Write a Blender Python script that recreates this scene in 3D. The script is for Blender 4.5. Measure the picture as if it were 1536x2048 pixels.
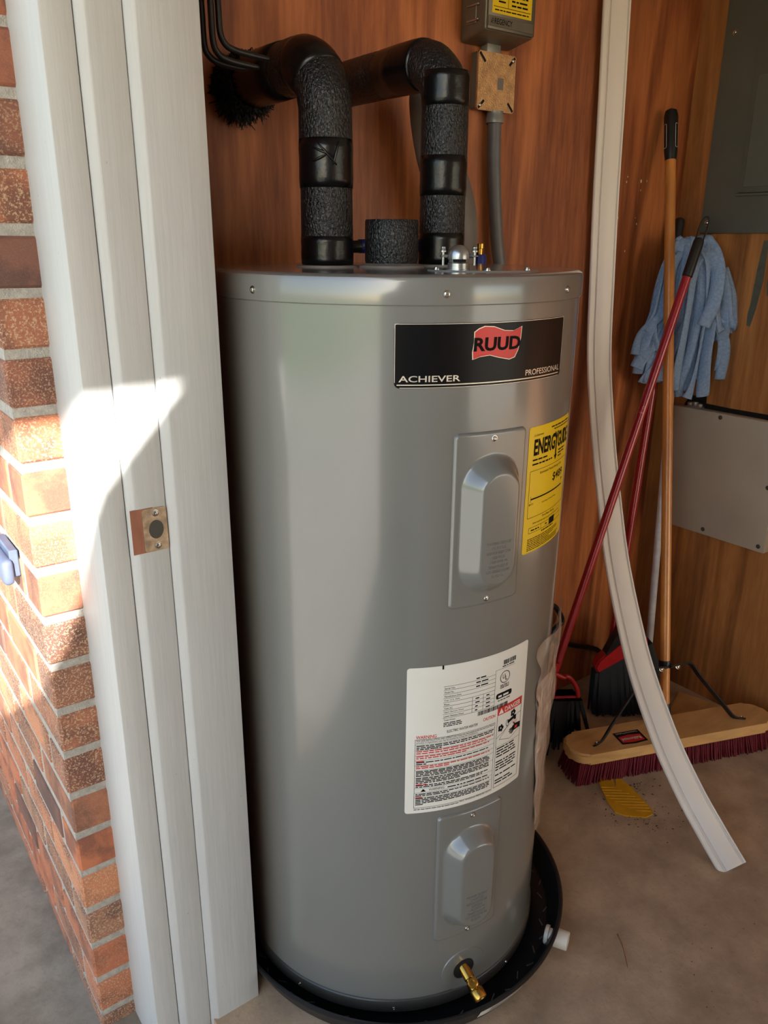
import bpy, bmesh, math, random
from mathutils import Vector, Matrix
random.seed(7)
for o in list(bpy.data.objects): bpy.data.objects.remove(o)
SC = bpy.context.scene
COL = SC.collection
PI = math.pi

# ------------------------------------------------------------------ camera
cam = bpy.data.cameras.new('camera')
cam.sensor_fit = 'VERTICAL'; cam.sensor_height = 24.0; cam.lens = 24.0 * 1582.9 / 2048.0
cam.clip_start = 0.02
camo = bpy.data.objects.new('camera', cam); COL.objects.link(camo)
RT = Vector((0.8051, -0.5931, 0.0066)); UP = Vector((0.1879, 0.2656, 0.9456)); FW = Vector((0.5626, 0.7601, -0.3252))
M = Matrix((RT, UP, -FW)).transposed().to_4x4()
M.translation = Vector((-2.1577, -1.4784, 1.39))
camo.matrix_world = M
SC.camera = camo

# ------------------------------------------------------------------ sky, sun, exposure
SC.view_settings.view_transform = 'Standard'; SC.view_settings.look = 'None'
SC.view_settings.gamma = 1.0; SC.view_settings.use_curve_mapping = False
SC.view_settings.exposure = 0.3
SUN_DIR = Vector((0.42, 1.0, -0.47)).normalized()      # the way the sunlight travels
w = bpy.data.worlds.new('world'); SC.world = w; w.use_nodes = True
nt = w.node_tree; bg = nt.nodes['Background']
sky = nt.nodes.new('ShaderNodeTexSky'); sky.sky_type = 'NISHITA'; sky.sun_disc = False
sky.sun_elevation = math.radians(24); sky.sun_rotation = math.atan2(-SUN_DIR.x, -SUN_DIR.y)
sky.air_density = 1.0; sky.dust_density = 1.5
wbal = nt.nodes.new('ShaderNodeMix'); wbal.data_type = 'RGBA'; wbal.blend_type = 'MULTIPLY'; wbal.inputs[0].default_value = 1.0
wbal.inputs[7].default_value = (0.97, 1.0, 1.02, 1)      # camera white balance
nt.links.new(sky.outputs[0], wbal.inputs[6]); nt.links.new(wbal.outputs[2], bg.inputs[0]); bg.inputs[1].default_value = 0.42
sl = bpy.data.lights.new('sun', 'SUN'); sl.energy = 19.0; sl.angle = math.radians(0.6); sl.color = (1.0, 0.96, 0.91)
slo = bpy.data.objects.new('sun', sl); COL.objects.link(slo)
slo.rotation_euler = SUN_DIR.to_track_quat('-Z', 'Y').to_euler(); slo.location = (-4, -8, 5)

# ------------------------------------------------------------------ materials
def srgb(r, g, b):
    f = lambda c: (c / 255 / 12.92) if c / 255 <= 0.04045 else ((c / 255 + 0.055) / 1.055) ** 2.4
    return (f(r), f(g), f(b), 1)
class NT:
    def __init__(s, name):
        s.m = bpy.data.materials.new(name); s.m.use_nodes = True
        s.t = s.m.node_tree; s.b = s.t.nodes['Principled BSDF']
    def n(s, typ, **kw):
        nd = s.t.nodes.new('ShaderNode' + typ)
        for k, v in kw.items():
            if k in nd.inputs: nd.inputs[k].default_value = v
            else: setattr(nd, k, v)
        return nd
    def l(s, a, b): s.t.links.new(a, b)
    def coord(s, scale=(1, 1, 1), kind='Object'):
        tc = s.n('TexCoord'); mp = s.n('Mapping'); mp.inputs['Scale'].default_value = scale
        s.l(tc.outputs[kind], mp.inputs['Vector']); return mp.outputs[0]
    def noise(s, vec, scale, detail=4, rough=.55, dist=0):
        nd = s.n('TexNoise'); nd.inputs['Scale'].default_value = scale; nd.inputs['Detail'].default_value = detail
        nd.inputs['Roughness'].default_value = rough; nd.inputs['Distortion'].default_value = dist
        s.l(vec, nd.inputs['Vector']); return nd.outputs[0]
    def ramp(s, fac, stops):
        nd = s.n('ValToRGB'); cr = nd.color_ramp
        while len(cr.elements) < len(stops): cr.elements.new(.5)
        for e, (p, c) in zip(cr.elements, stops): e.position = p; e.color = c
        s.l(fac, nd.inputs[0]); return nd.outputs[0]
    def mix(s, fac, a, b, typ='MIX'):
        nd = s.n('Mix', data_type='RGBA', blend_type=typ)
        for inp, v in ((nd.inputs[0], fac), (nd.inputs[6], a), (nd.inputs[7], b)):
            if isinstance(v, (int, float, tuple)): inp.default_value = v
            else: s.l(v, inp)
        return nd.outputs[2]
    def bump(s, h, strength, dist=.002, prev=None):
        nd = s.n('Bump'); nd.inputs['Strength'].default_value = strength; nd.inputs['Distance'].default_value = dist
        s.l(h, nd.inputs['Height'])
        if prev: s.l(prev, nd.inputs['Normal'])
        s.l(nd.outputs[0], s.b.inputs['Normal']); return nd.outputs[0]
    def base(s, c):
        if isinstance(c, tuple): s.b.inputs['Base Color'].default_value = c
        else: s.l(c, s.b.inputs['Base Color'])
    def pbr(s, rough=.5, metal=0, coat=0, coatr=.1, spec=.5):
        s.b.inputs['Roughness'].default_value = rough; s.b.inputs['Metallic'].default_value = metal
        s.b.inputs['Coat Weight'].default_value = coat; s.b.inputs['Coat Roughness'].default_value = coatr
        s.b.inputs['Specular IOR Level'].default_value = spec; return s.m
MT = {}
def plain(name, c, rough=.5, metal=0, var=.15, vs=30, bump=0, bs=200, coat=0, stretch=(1, 1, 1), bd=.001):
    k = NT(name); v = k.coord(stretch)
    nz = k.noise(v, vs, 5)
    dark = tuple(x * (1 - var) for x in c[:3]) + (1,); lite = tuple(min(1, x * (1 + var)) for x in c[:3]) + (1,)
    k.base(k.ramp(nz, [(.3, dark), (.7, lite)]))
    if bump: k.bump(k.noise(v, bs, 3), bump, bd)
    MT[name] = k.pbr(rough, metal, coat); return MT[name]
def ply(name, cols, seed, stain=.6):
    k = NT(name)
    tc = k.n('TexCoord'); mp = k.n('Mapping'); mp.inputs['Location'].default_value = (seed, seed * 1.7, seed * .3)
    mp.inputs['Scale'].default_value = (1, 1, .085); k.l(tc.outputs['Object'], mp.inputs['Vector']); v = mp.outputs[0]
    big = k.noise(v, 3.2, 3, .5, .6)
    wv = k.n('TexWave', wave_type='BANDS', bands_direction='X'); wv.inputs['Scale'].default_value = 2.2
    mul = k.n('VectorMath', operation='MULTIPLY'); mul.inputs[1].default_value = (.9, .9, .9)
    add = k.n('Math', operation='MULTIPLY'); add.inputs[1].default_value = 44.0; k.l(big, add.inputs[0])
    sn = k.n('Math', operation='SINE'); k.l(add.outputs[0], sn.inputs[0])
    mr = k.n('MapRange'); mr.inputs[1].default_value = -1; mr.inputs[2].default_value = 1; k.l(sn.outputs[0], mr.inputs[0])
    fine = k.noise(v, 95, 4, .65)
    c1 = k.ramp(mr.outputs[0], [(.0, cols[0]), (.6, cols[1]), (1, cols[2])])
    c2 = k.mix(.45, c1, k.ramp(fine, [(.3, cols[0]), (.7, cols[2])]))
    mp2 = k.n('Mapping'); mp2.inputs['Scale'].default_value = (1, 1, .45); mp2.inputs['Location'].default_value = (seed * 2, 0, seed)
    k.l(tc.outputs['Object'], mp2.inputs['Vector'])
    blot = k.noise(mp2.outputs[0], 2.6, 5, .6)
    c3 = k.mix(k.ramp(blot, [(.42, (0, 0, 0, 1)), (.72, (stain,) * 3 + (1,))]), c2, cols[3])
    knot = k.n('TexVoronoi', feature='F1'); knot.inputs['Scale'].default_value = 3.1; k.l(mp2.outputs[0], knot.inputs['Vector'])
    c4 = k.mix(k.ramp(knot.outputs['Distance'], [(.0, (.85,) * 3 + (1,)), (.035, (0, 0, 0, 1))]), c3, cols[3])
    k.base(c4); k.bump(fine, .12, .001)
    r = k.n('MapRange'); r.inputs[3].default_value = .38; r.inputs[4].default_value = .6; k.l(blot, r.inputs[0])
    k.pbr(.45); k.l(r.outputs[0], k.b.inputs['Roughness']); MT[name] = k.m
ply('plywood_red', [srgb(124, 62, 32), srgb(168, 94, 50), srgb(206, 126, 72), srgb(88, 46, 28)], 3.1)
ply('plywood_brown', [srgb(134, 84, 44), srgb(184, 116, 60), srgb(214, 146, 82), srgb(96, 62, 36)], 8.4)
# paint on the door frame: white with faint vertical brush marks
k = NT('white_paint'); v = k.coord((1, 1, .05)); a = k.noise(v, 160, 4, .6); b_ = k.noise(k.coord((1, 1, .3)), 9, 5)
c = k.mix(.5, k.ramp(b_, [(.3, srgb(170, 170, 168)), (.7, srgb(182, 182, 180))]), k.ramp(a, [(.25, srgb(168, 168, 166)), (.75, srgb(184, 184, 183))]))
sp = k.n('TexVoronoi', feature='F1'); sp.inputs['Scale'].default_value = 34; k.l(k.coord((1, 1, .6)), sp.inputs['Vector'])
c = k.mix(k.ramp(sp.outputs['Distance'], [(0, (.7,) * 3 + (1,)), (.045, (0, 0, 0, 1))]), c, srgb(110, 96, 84))
k.base(c); k.bump(a, .35, .0015); MT['white_paint'] = k.pbr(.5)
# concrete
def concrete(name, ca, cb, cc, sc=1.0):
    k = NT(name); v = k.coord(); n1 = k.noise(v, 2.3 * sc, 6, .65); n2 = k.noise(v, 90, 4, .7); n3 = k.noise(v, 9 * sc, 5, .6)
    c = k.mix(.5, k.ramp(n1, [(.32, ca), (.68, cb)]), k.ramp(n3, [(.35, cc), (.65, cb)]))
    c = k.mix(k.ramp(n2, [(.55, (0, 0, 0, 1)), (.75, (.35,) * 3 + (1,))]), c, cc)
    k.base(c); k.bump(n2, .3, .002); MT[name] = k.pbr(.85)
concrete('concrete_floor', srgb(166, 140, 112), srgb(196, 170, 140), srgb(130, 108, 86))
concrete('concrete_walk', srgb(132, 120, 102), srgb(164, 152, 132), srgb(104, 94, 80), 1.6)
concrete('concrete_outside', srgb(168, 160, 146), srgb(200, 193, 180), srgb(132, 125, 114), 1.4)
# brick, colour varied from piece to piece
k = NT('brick'); oi = k.n('ObjectInfo'); v = k.coord()
ofs = k.n('VectorMath', operation='ADD'); sc3 = k.n('VectorMath', operation='SCALE'); sc3.inputs['Scale'].default_value = 40
cmb = k.n('CombineXYZ'); [k.l(oi.outputs['Random'], cmb.inputs[i]) for i in range(3)]
k.l(cmb.outputs[0], sc3.inputs[0]); k.l(v, ofs.inputs[0]); k.l(sc3.outputs[0], ofs.inputs[1]); v = ofs.outputs[0]
basec = k.ramp(oi.outputs['Random'], [(0, srgb(178, 106, 72)), (.2, srgb(132, 82, 64)), (.38, srgb(186, 120, 84)), (.55, srgb(104, 72, 62)), (.75, srgb(172, 104, 72)), (1, srgb(140, 104, 84))])
n1 = k.noise(v, 14, 5, .6); n2 = k.noise(v, 330, 4, .7); n3 = k.noise(v, 420, 2, .6)
c = k.mix(k.ramp(n1, [(.45, (0, 0, 0, 1)), (.60, (.9,) * 3 + (1,))]), basec, k.mix(.62, basec, srgb(62, 48, 48)))
spk = k.n('Math', operation='MULTIPLY'); k.l(k.ramp(n2, [(.52, (0, 0, 0, 1)), (.6, (1, 1, 1, 1))]), spk.inputs[0])
pres = k.ramp(k.noise(k.n('VectorMath', operation='SCALE').outputs[0], 1), [(0, (0, 0, 0, 1)), (1, (0, 0, 0, 1))])
rr = k.n('Math', operation='MULTIPLY'); rr.inputs[1].default_value = 7.31; k.l(oi.outputs['Random'], rr.inputs[0])
fr = k.n('Math', operation='FRACT'); k.l(rr.outputs[0], fr.inputs[0])
k.l(k.ramp(fr.outputs[0], [(.35, (.06,) * 3 + (1,)), (.55, (.8,) * 3 + (1,))]), spk.inputs[1])
c = k.mix(spk.outputs[0], c, srgb(188, 160, 128))
pit = k.ramp(n3, [(.26, (.7,) * 3 + (1,)), (.33, (0, 0, 0, 1))])
c = k.mix(pit, c, srgb(60, 42, 36)); k.base(c); k.bump(n2, .5, .002); MT['brick'] = k.pbr(.85)
plain('mortar', srgb(158, 154, 146), .95, 0, .2, 120, .8, 380, bd=.003)
# wall beyond the separately laid bricks
k = NT('brickwork_far'); bt = k.n('TexBrick'); bt.inputs['Scale'].default_value = 1; bt.inputs['Brick Width'].default_value = .2035
bt.inputs['Row Height'].default_value = .0825; bt.inputs['Mortar Size'].default_value = .007
bt.inputs['Color1'].default_value = srgb(176, 104, 70); bt.inputs['Color2'].default_value = srgb(128, 82, 62); bt.inputs['Mortar'].default_value = srgb(158, 154, 146)
tc = k.n('TexCoord'); sx = k.n('SeparateXYZ'); cb = k.n('CombineXYZ'); k.l(tc.outputs['Object'], sx.inputs[0]); k.l(sx.outputs[1], cb.inputs[0]); k.l(sx.outputs[2], cb.inputs[1])
k.l(cb.outputs[0], bt.inputs['Vector']); k.base(bt.outputs[0]); MT['brickwork_far'] = k.pbr(.9)
plain('heater_paint', srgb(116, 115, 110), .3, 0, .02, 8, .02, 300, coat=1.0); MT['heater_paint'].node_tree.nodes['Principled BSDF'].inputs['Coat Roughness'].default_value = .13; MT['heater_paint'].node_tree.nodes['Principled BSDF'].inputs['Coat IOR'].default_value = 1.55
plain('heater_dark_rim', srgb(62, 60, 54), .35, 0, .1, 20)
plain('pan_plastic', srgb(26, 26, 28), .4, 0, .25, 40, .15, 200)
plain('black_plastic', srgb(22, 22, 22), .4, 0, .2, 40)
plain('black_steel', srgb(34, 33, 33), .38, .3, .3, 60, .2, 240)
plain('black_tape', srgb(12, 12, 13), .27, 0, .2, 30, .3, 70, bd=.002); MT['black_tape'].node_tree.nodes['Principled BSDF'].inputs['Specular IOR Level'].default_value = .38
k = NT('black_foam'); v = k.coord((1, 1, .6)); n1 = k.noise(v, 300, 2, .5, .5); k.base(k.ramp(n1, [(.3, srgb(12, 12, 13)), (.7, srgb(26, 26, 28))])); k.bump(n1, .9, .004); MT['black_foam'] = k.pbr(.32)
plain('grey_foam', srgb(112, 106, 100), .55, 0, .12, 20)
plain('zinc', srgb(176, 178, 178), .3, .9, .2, 60)
plain('screw_steel', srgb(190, 188, 182), .22, 1, .1, 60)
plain('brass', srgb(190, 148, 70), .25, 1, .2, 30)
plain('pvc_white', srgb(214, 206, 190), .35, 0, .06, 20)
plain('strip_vinyl', srgb(236, 226, 214), .42, 0, .06, 7, stretch=(1, 1, .25))
plain('box_bronze', srgb(112, 106, 92), .42, .5, .1, 20, .1, 160)
plain('box_galvanised', srgb(200, 158, 112), .38, .7, .25, 60, .6, 330, bd=.002)
plain('connector_grey', srgb(140, 140, 134), .4, .4)
plain('conduit_grey', srgb(98, 98, 98), .45, 0, .1, 30)
plain('panel_grey', srgb(104, 108, 100), .42, .1, .06, 12, .1, 260)
plain('cover_grey', srgb(184, 174, 156), .45, .1, .08, 6, .1, 300)
plain('void_black', srgb(8, 7, 7), .9)
plain('handle_wood', srgb(196, 126, 58), .32, 0, .22, 26, .05, 90, coat=.3, stretch=(1, 1, .06))
plain('block_wood', srgb(206, 158, 98), .5, 0, .15, 60, .08, 140, stretch=(.15, .6, 1))
plain('red_plastic', srgb(156, 24, 34), .28, 0, .12, 30, coat=.3)
plain('red_cap', srgb(168, 30, 34), .32, 0, .1, 30)
plain('red_bristle', srgb(104, 14, 30), .6, 0, .4, 200)
plain('black_bristle', srgb(14, 14, 16), .7, 0, .5, 200)
plain('mop_blue', srgb(134, 158, 190), .95, 0, .16, 160, .4, 500, bd=.0015)
plain('pole_white', srgb(200, 200, 204), .3)
plain('yellow_plastic', srgb(206, 150, 20), .45, 0, .1, 40)
plain('label_black', srgb(14, 13, 15), .3); MT['label_black'].node_tree.nodes['Principled BSDF'].inputs['Specular IOR Level'].default_value = .2
plain('label_white', srgb(226, 222, 212), .35, 0, .03, 10)
plain('label_yellow', srgb(238, 200, 18), .35, 0, .03, 10)
plain('label_red', srgb(206, 44, 38), .35, 0, .03)
plain('label_pink', srgb(226, 150, 142), .4, 0, .03)
plain('ink_black', srgb(16, 15, 15), .6, 0, .05); MT['ink_black'].node_tree.nodes['Principled BSDF'].inputs['Specular IOR Level'].default_value = .1
plain('ink_grey', srgb(86, 82, 78), .5, 0, .05)
plain('ink_red', srgb(204, 48, 40), .45, 0, .05)
plain('chrome_print', srgb(226, 214, 196), .3, .25, .1)
plain('strike_brass', srgb(170, 146, 120), .45, .4, .35, 90)
plain('bare_wood', srgb(138, 88, 66), .6, 0, .25, 60, stretch=(1, 1, .2))
plain('debris', srgb(84, 66, 46), .9, 0, .5, 400)
plain('green_smear', srgb(92, 94, 82), .6, 0, .15, 60)
plain('blue_plastic', srgb(26, 48, 132), .35)
plain('bracket_blue', srgb(92, 102, 126), .4, .2)
plain('grass', srgb(88, 128, 48), .9, 0, .4, 6)
plain('siding', srgb(206, 200, 190), .7)
plain('shingle', srgb(96, 88, 80), .9)
k = NT('clear_pouch'); v = k.coord((1, 1, .35)); n1 = k.noise(v, 75, 3, .6, .5)
k.base(k.ramp(n1, [(.3, srgb(176, 150, 130)), (.7, srgb(226, 206, 188))])); k.bump(n1, .6, .003); MT['clear_pouch'] = k.pbr(.12, coat=.5); k.b.inputs['Alpha'].default_value = .42
k = NT('pouch_paper'); v = k.coord((3, 3, .5)); n1 = k.noise(v, 14, 3, .6)
k.base(k.ramp(n1, [(.40, srgb(206, 190, 174)), (.52, srgb(150, 112, 92)), (.60, srgb(196, 172, 154)), (.7, srgb(150, 60, 50))])); MT['pouch_paper'] = k.pbr(.5)
plain('pan_rib_highlight', srgb(84, 84, 84), .35, 0, .2, 60)  # lighter than the pan plastic: highlights on the ribs put into their colour

# ------------------------------------------------------------------ helpers
def link(name, bm, mat, parent=None, smooth=None, loc=None):
    me = bpy.data.meshes.new(name); bmesh.ops.recalc_face_normals(bm, faces=bm.faces); bm.to_mesh(me); bm.free()
    me.materials.append(MT[mat]); o = bpy.data.objects.new(name, me); COL.objects.link(o)
    if smooth:
        for p in me.polygons: p.use_smooth = True
        if smooth != 1:
            try: me.set_sharp_from_angle(angle=math.radians(smooth))
            except Exception: pass
    if loc: o.location = loc
    if parent: o.parent = parent; o.matrix_parent_inverse = Matrix.Translation(-parent.location) if not loc else Matrix()
    return o
def thing(name, label, cat, loc=(0, 0, 0), group=None):
    o = bpy.data.objects.new(name, None); COL.objects.link(o); o.location = loc; o.empty_display_size = .05
    o['label'] = label; o['category'] = cat
    if group: o['group'] = group
    return o
def tag(o, label, cat, group=None):
    o['label'] = label; o['category'] = cat
    if group: o['group'] = group
    return o
def struct(o, label=None):
    o['kind'] = 'structure'
    if label: o['label'] = label
    return o
def box(bm, a, b, bev=0, seg=2):
    r = bmesh.ops.create_cube(bm, size=1); vs = r['verts']
    for v in vs: v.co = Vector([(a[i] + b[i]) / 2 + v.co[i] * abs(b[i] - a[i]) for i in range(3)])
    if bev:
        es = list({e for v in vs for e in v.link_edges})
        bmesh.ops.bevel(bm, geom=es, offset=bev, segments=seg, affect='EDGES', profile=.5)
    return bm
def frame_from(t):
    t = t.normalized(); up = Vector((0, 0, 1)) if abs(t.z) < .95 else Vector((1, 0, 0))
    n = up.cross(t).normalized(); return n, t.cross(n).normalized()
def ring_sweep(bm, pts, rads, seg=16, cap=True):
    pts = [Vector(p) for p in pts]; prev = None; rings = []
    if isinstance(rads, (int, float)): rads = [rads] * len(pts)
    n = None
    for i, p in enumerate(pts):
        t = (pts[min(i + 1, len(pts) - 1)] - pts[max(i - 1, 0)])
        if t.length < 1e-9: t = Vector((0, 0, 1))
        t.normalize()
        if n is None: n, b = frame_from(t)
        else:
            n = (n - t * n.dot(t)).normalized(); b = t.cross(n)
        rings.append([bm.verts.new(p + (n * math.cos(2 * PI * j / seg) + b * math.sin(2 * PI * j / seg)) * rads[i]) for j in range(seg)])
    for r0, r1 in zip(rings, rings[1:]):
        for j in range(seg): bm.faces.new((r0[j], r0[(j + 1) % seg], r1[(j + 1) % seg], r1[j]))
    if cap: bm.faces.new(rings[0][::-1]); bm.faces.new(rings[-1])
    return bm
def tube(pts, r, seg=16, cap=True): return ring_sweep(bmesh.new(), pts, r, seg, cap)
def lathe(bm, prof, c=(0, 0), seg=64, axis=None, close=False):
    """prof = [(radius, height)]; axis None = vertical about c, else (origin, direction)"""
    if axis: o, d = Vector(axis[0]), Vector(axis[1]).normalized(); n, b = frame_from(d)
    else: o, d, n, b = Vector((c[0], c[1], 0)), Vector((0, 0, 1)), Vector((1, 0, 0)), Vector((0, 1, 0))
    rings = []
    for r, h in prof:
        if r < 1e-6: rings.append([bm.verts.new(o + d * h)])
        else: rings.append([bm.verts.new(o + d * h + (n * math.cos(2 * PI * j / seg) + b * math.sin(2 * PI * j / seg)) * r) for j in range(seg)])
    for r0, r1 in zip(rings, rings[1:]):
        for j in range(seg):
            k = (j + 1) % seg
            if len(r0) == 1 and len(r1) == 1: continue
            if len(r0) == 1: bm.faces.new((r0[0], r1[k], r1[j]))
            elif len(r1) == 1: bm.faces.new((r0[j], r0[k], r1[0]))
            else: bm.faces.new((r0[j], r0[k], r1[k], r1[j]))
    return bm
def spline(pts, n=8):
    P = [Vector(p) for p in pts]; out = []
    for i in range(len(P) - 1):
        a, b, c, d = P[max(i - 1, 0)], P[i], P[i + 1], P[min(i + 2, len(P) - 1)]
        for j in range(n):
            t = j / n
            out.append(.5 * ((2 * b) + (-a + c) * t + (2 * a - 5 * b + 4 * c - d) * t * t + (-a + 3 * b - 3 * c + d) * t ** 3))
    out.append(P[-1]); return out
def prism(bm, poly, f0, f1):
    """poly of (u,v); f0/f1 map to the two sides"""
    a = [bm.verts.new(f0(*p)) for p in poly]; b = [bm.verts.new(f1(*p)) for p in poly]; n = len(poly)
    bm.faces.new(a[::-1]); bm.faces.new(b)
    for i in range(n): bm.faces.new((a[i], a[(i + 1) % n], b[(i + 1) % n], b[i]))
    return bm
def rrect(w, h, r, n=5):
    out = []
    for cx, cy, a0 in ((w - r, h - r, 0), (r, h - r, 90), (r, r, 180), (w - r, r, 270)):
        for i in range(n + 1):
            a = math.radians(a0 + 90 * i / n); out.append((cx + r * math.cos(a), cy + r * math.sin(a)))
    return out
def text_mesh(s, bold=0, res=3, space=1.0):
    cu = bpy.data.curves.new('txt', 'FONT'); cu.body = s; cu.size = 1; cu.resolution_u = res; cu.offset = bold; cu.space_character = space
    o = bpy.data.objects.new('txt', cu); COL.objects.link(o); bpy.context.view_layer.update()
    me = o.evaluated_get(bpy.context.evaluated_depsgraph_get()).to_mesh()
    vs = [v.co.copy() for v in me.vertices]; fs = [tuple(p.vertices) for p in me.polygons]
    bpy.data.objects.remove(o); bpy.data.curves.remove(cu)
    if not vs: return [], [], (0, 0, 1, 1)
    x0 = min(v.x for v in vs); x1 = max(v.x for v in vs); y0 = min(v.y for v in vs); y1 = max(v.y for v in vs)
    return vs, fs, (x0, y0, x1, y1)
def put_text(bm, s, x, y, width, height, f, bold=0, italic=0, rot180=False):
    """fit text into a box whose lower left is (x,y) and map through f(s,t)"""
    vs, fs, (x0, y0, x1, y1) = text_mesh(s, bold)
    nv = []
    for v in vs:
        a = (v.x - x0) / max(x1 - x0, 1e-6); b = (v.y - y0) / max(y1 - y0, 1e-6)
        if rot180: a, b = 1 - a, 1 - b
        nv.append(bm.verts.new(f(x + a * width + italic * b * height, y + b * height)))
    for q in fs:
        try: bm.faces.new([nv[i] for i in q])
        except ValueError: pass
def rect(bm, x0, y0, x1, y1, f, n=1):
    for i in range(n):
        a, b = x0 + (x1 - x0) * i / n, x0 + (x1 - x0) * (i + 1) / n
        bm.faces.new([bm.verts.new(f(*p)) for p in ((a, y0), (b, y0), (b, y1), (a, y1))])
def words(bm, x0, x1, y, h, f, cover=1.0):
    x = x0; end = x0 + (x1 - x0) * cover
    while x < end - h:
        l = min(random.uniform(1.2, 5.5) * h, end - x); rect(bm, x, y, x + l, y + h * .72, f, max(1, int(l / .012))); x += l + h * .62
def line(bm, pts, wd, f):
    for (x0, y0), (x1, y1) in zip(pts, pts[1:]):
        dx, dy = x1 - x0, y1 - y0; L = math.hypot(dx, dy) or 1; nx, ny = -dy / L * wd / 2, dx / L * wd / 2
        n = max(1, int(L / .012))
        for i in range(n):
            a, b = i / n, (i + 1) / n
            q = [(x0 + dx * a + nx, y0 + dy * a + ny), (x0 + dx * a - nx, y0 + dy * a - ny), (x0 + dx * b - nx, y0 + dy * b - ny), (x0 + dx * b + nx, y0 + dy * b + ny)]
            bm.faces.new([bm.verts.new(f(*p)) for p in q])
def screw(parent, p, n, r=.004, name='screw', mat='screw_steel', h=.0025):
    bm = bmesh.new(); p = Vector(p); n = Vector(n).normalized()
    lathe(bm, [(r * 1.25, -.001), (r * 1.25, .0006), (r, .0007), (r * .85, h * .8), (r * .5, h), (r * .3, h * .55), (0, h * .5)], seg=12, axis=(p, n))
    return link(name, bm, mat, parent, 40)

# ------------------------------------------------------------------ the setting
CEIL = 2.45; XF = -1.664; YJ = -.414; YR = -1.40; YEND = -5.2; GX = 3.2
bm = box(bmesh.new(), (-1.756, YEND, -.06), (GX, .1, 0))
struct(link('floor', bm, 'concrete_floor'), 'bare stained concrete floor of the garage')
bm = box(bmesh.new(), (-2.62, -30, -.12), (-1.756, 9, -.036)); struct(link('walkway', bm, 'concrete_walk'), 'brownish concrete walk along the foot of the brick wall')
bm = box(bmesh.new(), (-9, -30, -.12), (-2.62, 9, -.038))
struct(link('ground', bm, 'concrete_outside'), 'grey concrete slab outside along the brick wall')
bm = box(bmesh.new(), (-40, -40, -.3), (-9, 40, -.05)); struct(link('lawn', bm, 'grass'), 'green lawn beyond the slab')
wb = struct(link('wall_back', box(bmesh.new(), (XF, 0, 0), (.1, .1, CEIL)), 'plywood_red'), 'reddish plywood wall behind the water heater')
wr = struct(link('wall_right', box(bmesh.new(), (0, -.95, 0), (.1, 0, CEIL)), 'plywood_brown'), 'brown plywood wall with the electrical panel')
struct(link('wall_far', box(bmesh.new(), (.1, -.95, 0), (GX + .1, -.85, CEIL)), 'plywood_brown'))
struct(link('wall_side', box(bmesh.new(), (GX, YEND, 0), (GX + .1, -.95, CEIL)), 'plywood_brown'))
struct(link('wall_front', box(bmesh.new(), (-1.84, -.385, 0), (XF, .1, CEIL)), 'plywood_red'))
bm = box(bmesh.new(), (-1.84, YEND, 0), (XF, YR, CEIL)); box(bm, (-1.84, YR, 2.08), (XF, -.385, CEIL))
struct(link('wall_doorway', bm, 'siding'))
# wide vehicle opening at the other end of the garage, with an added canopy outside it
GD = (-.7, 2.7, 2.15)
bm = box(bmesh.new(), (-1.84, YEND - .1, 0), (GD[0], YEND, CEIL)); box(bm, (GD[1], YEND - .1, 0), (GX + .1, YEND, CEIL)); box(bm, (GD[0], YEND - .1, GD[2]), (GD[1], YEND, CEIL))
struct(link('wall_near', bm, 'siding'))
struct(link('ceiling', box(bmesh.new(), (-1.84, YEND - .1, CEIL), (GX + .1, .1, CEIL + .1)), 'siding'))
struct(link('sun_blocker_canopy', box(bmesh.new(), (-1.2, -7.6, CEIL + .12), (GX + .2, YEND - .1, CEIL + .22)), 'siding'))  # unseen cover added to keep direct sun out of the garage
struct(link('driveway', box(bmesh.new(), (-1.756, -30, -.07), (12, YEND, -.003)), 'concrete_outside'), 'pale concrete driveway')
# door frame: outer casing, jamb and stop board, each with its own profile in plan
def frame_part(name, poly, z1=2.1, z0=-.045, bev=.002):
    bm = bmesh.new(); prism(bm, poly, lambda x, y: Vector((x, y, z0)), lambda x, y: Vector((x, y, z1)))
    es = [e for e in bm.edges if abs(e.verts[0].co.z - e.verts[1].co.z) > 1]
    bmesh.ops.bevel(bm, geom=es, offset=bev, segments=2, affect='EDGES', profile=.5)
    return struct(link(name, bm, 'white_paint', None, 30))
t1 = frame_part('trim_1', [(-1.862, -.262), (-1.862, -.346), (-1.857, -.395), (-1.8175, -.395), (-1.8175, -.262)])
t1['label'] = 'white painted outer casing of the doorway'
t2 = frame_part('trim_2', [(-1.8165, -.386), (-1.8165, -.396), (-1.806, -.4042), (-1.7605, -.4042), (-1.7605, -.386)])
t2['label'] = 'white door jamb holding the strike plate'
t3 = frame_part('trim_3', [(-1.7598, -.386), (-1.7598, -.4045), (-1.7485, -.414), (XF, -.414), (XF, -.386)], z0=-.045)
t3['label'] = 'wide white inner board of the doorway'
# strike plate mortised into the jamb
Z0 = .987
bm = box(bmesh.new(), (-1.8145, -.4046, Z0 - .034), (-1.781, -.4036, Z0 + .034)); link('bare_patch', bm, 'bare_wood', t2)
poly = rrect(.036, .066, .004); bm = bmesh.new()
N = 10; outer = poly
def sp(u, v, y): return Vector((-1.7975 + u + .0, y, Z0 - .033 + v))
hole = [(.019 + .011 * math.cos(a), .033 + .0145 * math.sin(a)) for a in [2 * PI * i / len(outer) for i in range(len(outer))]]
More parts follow.
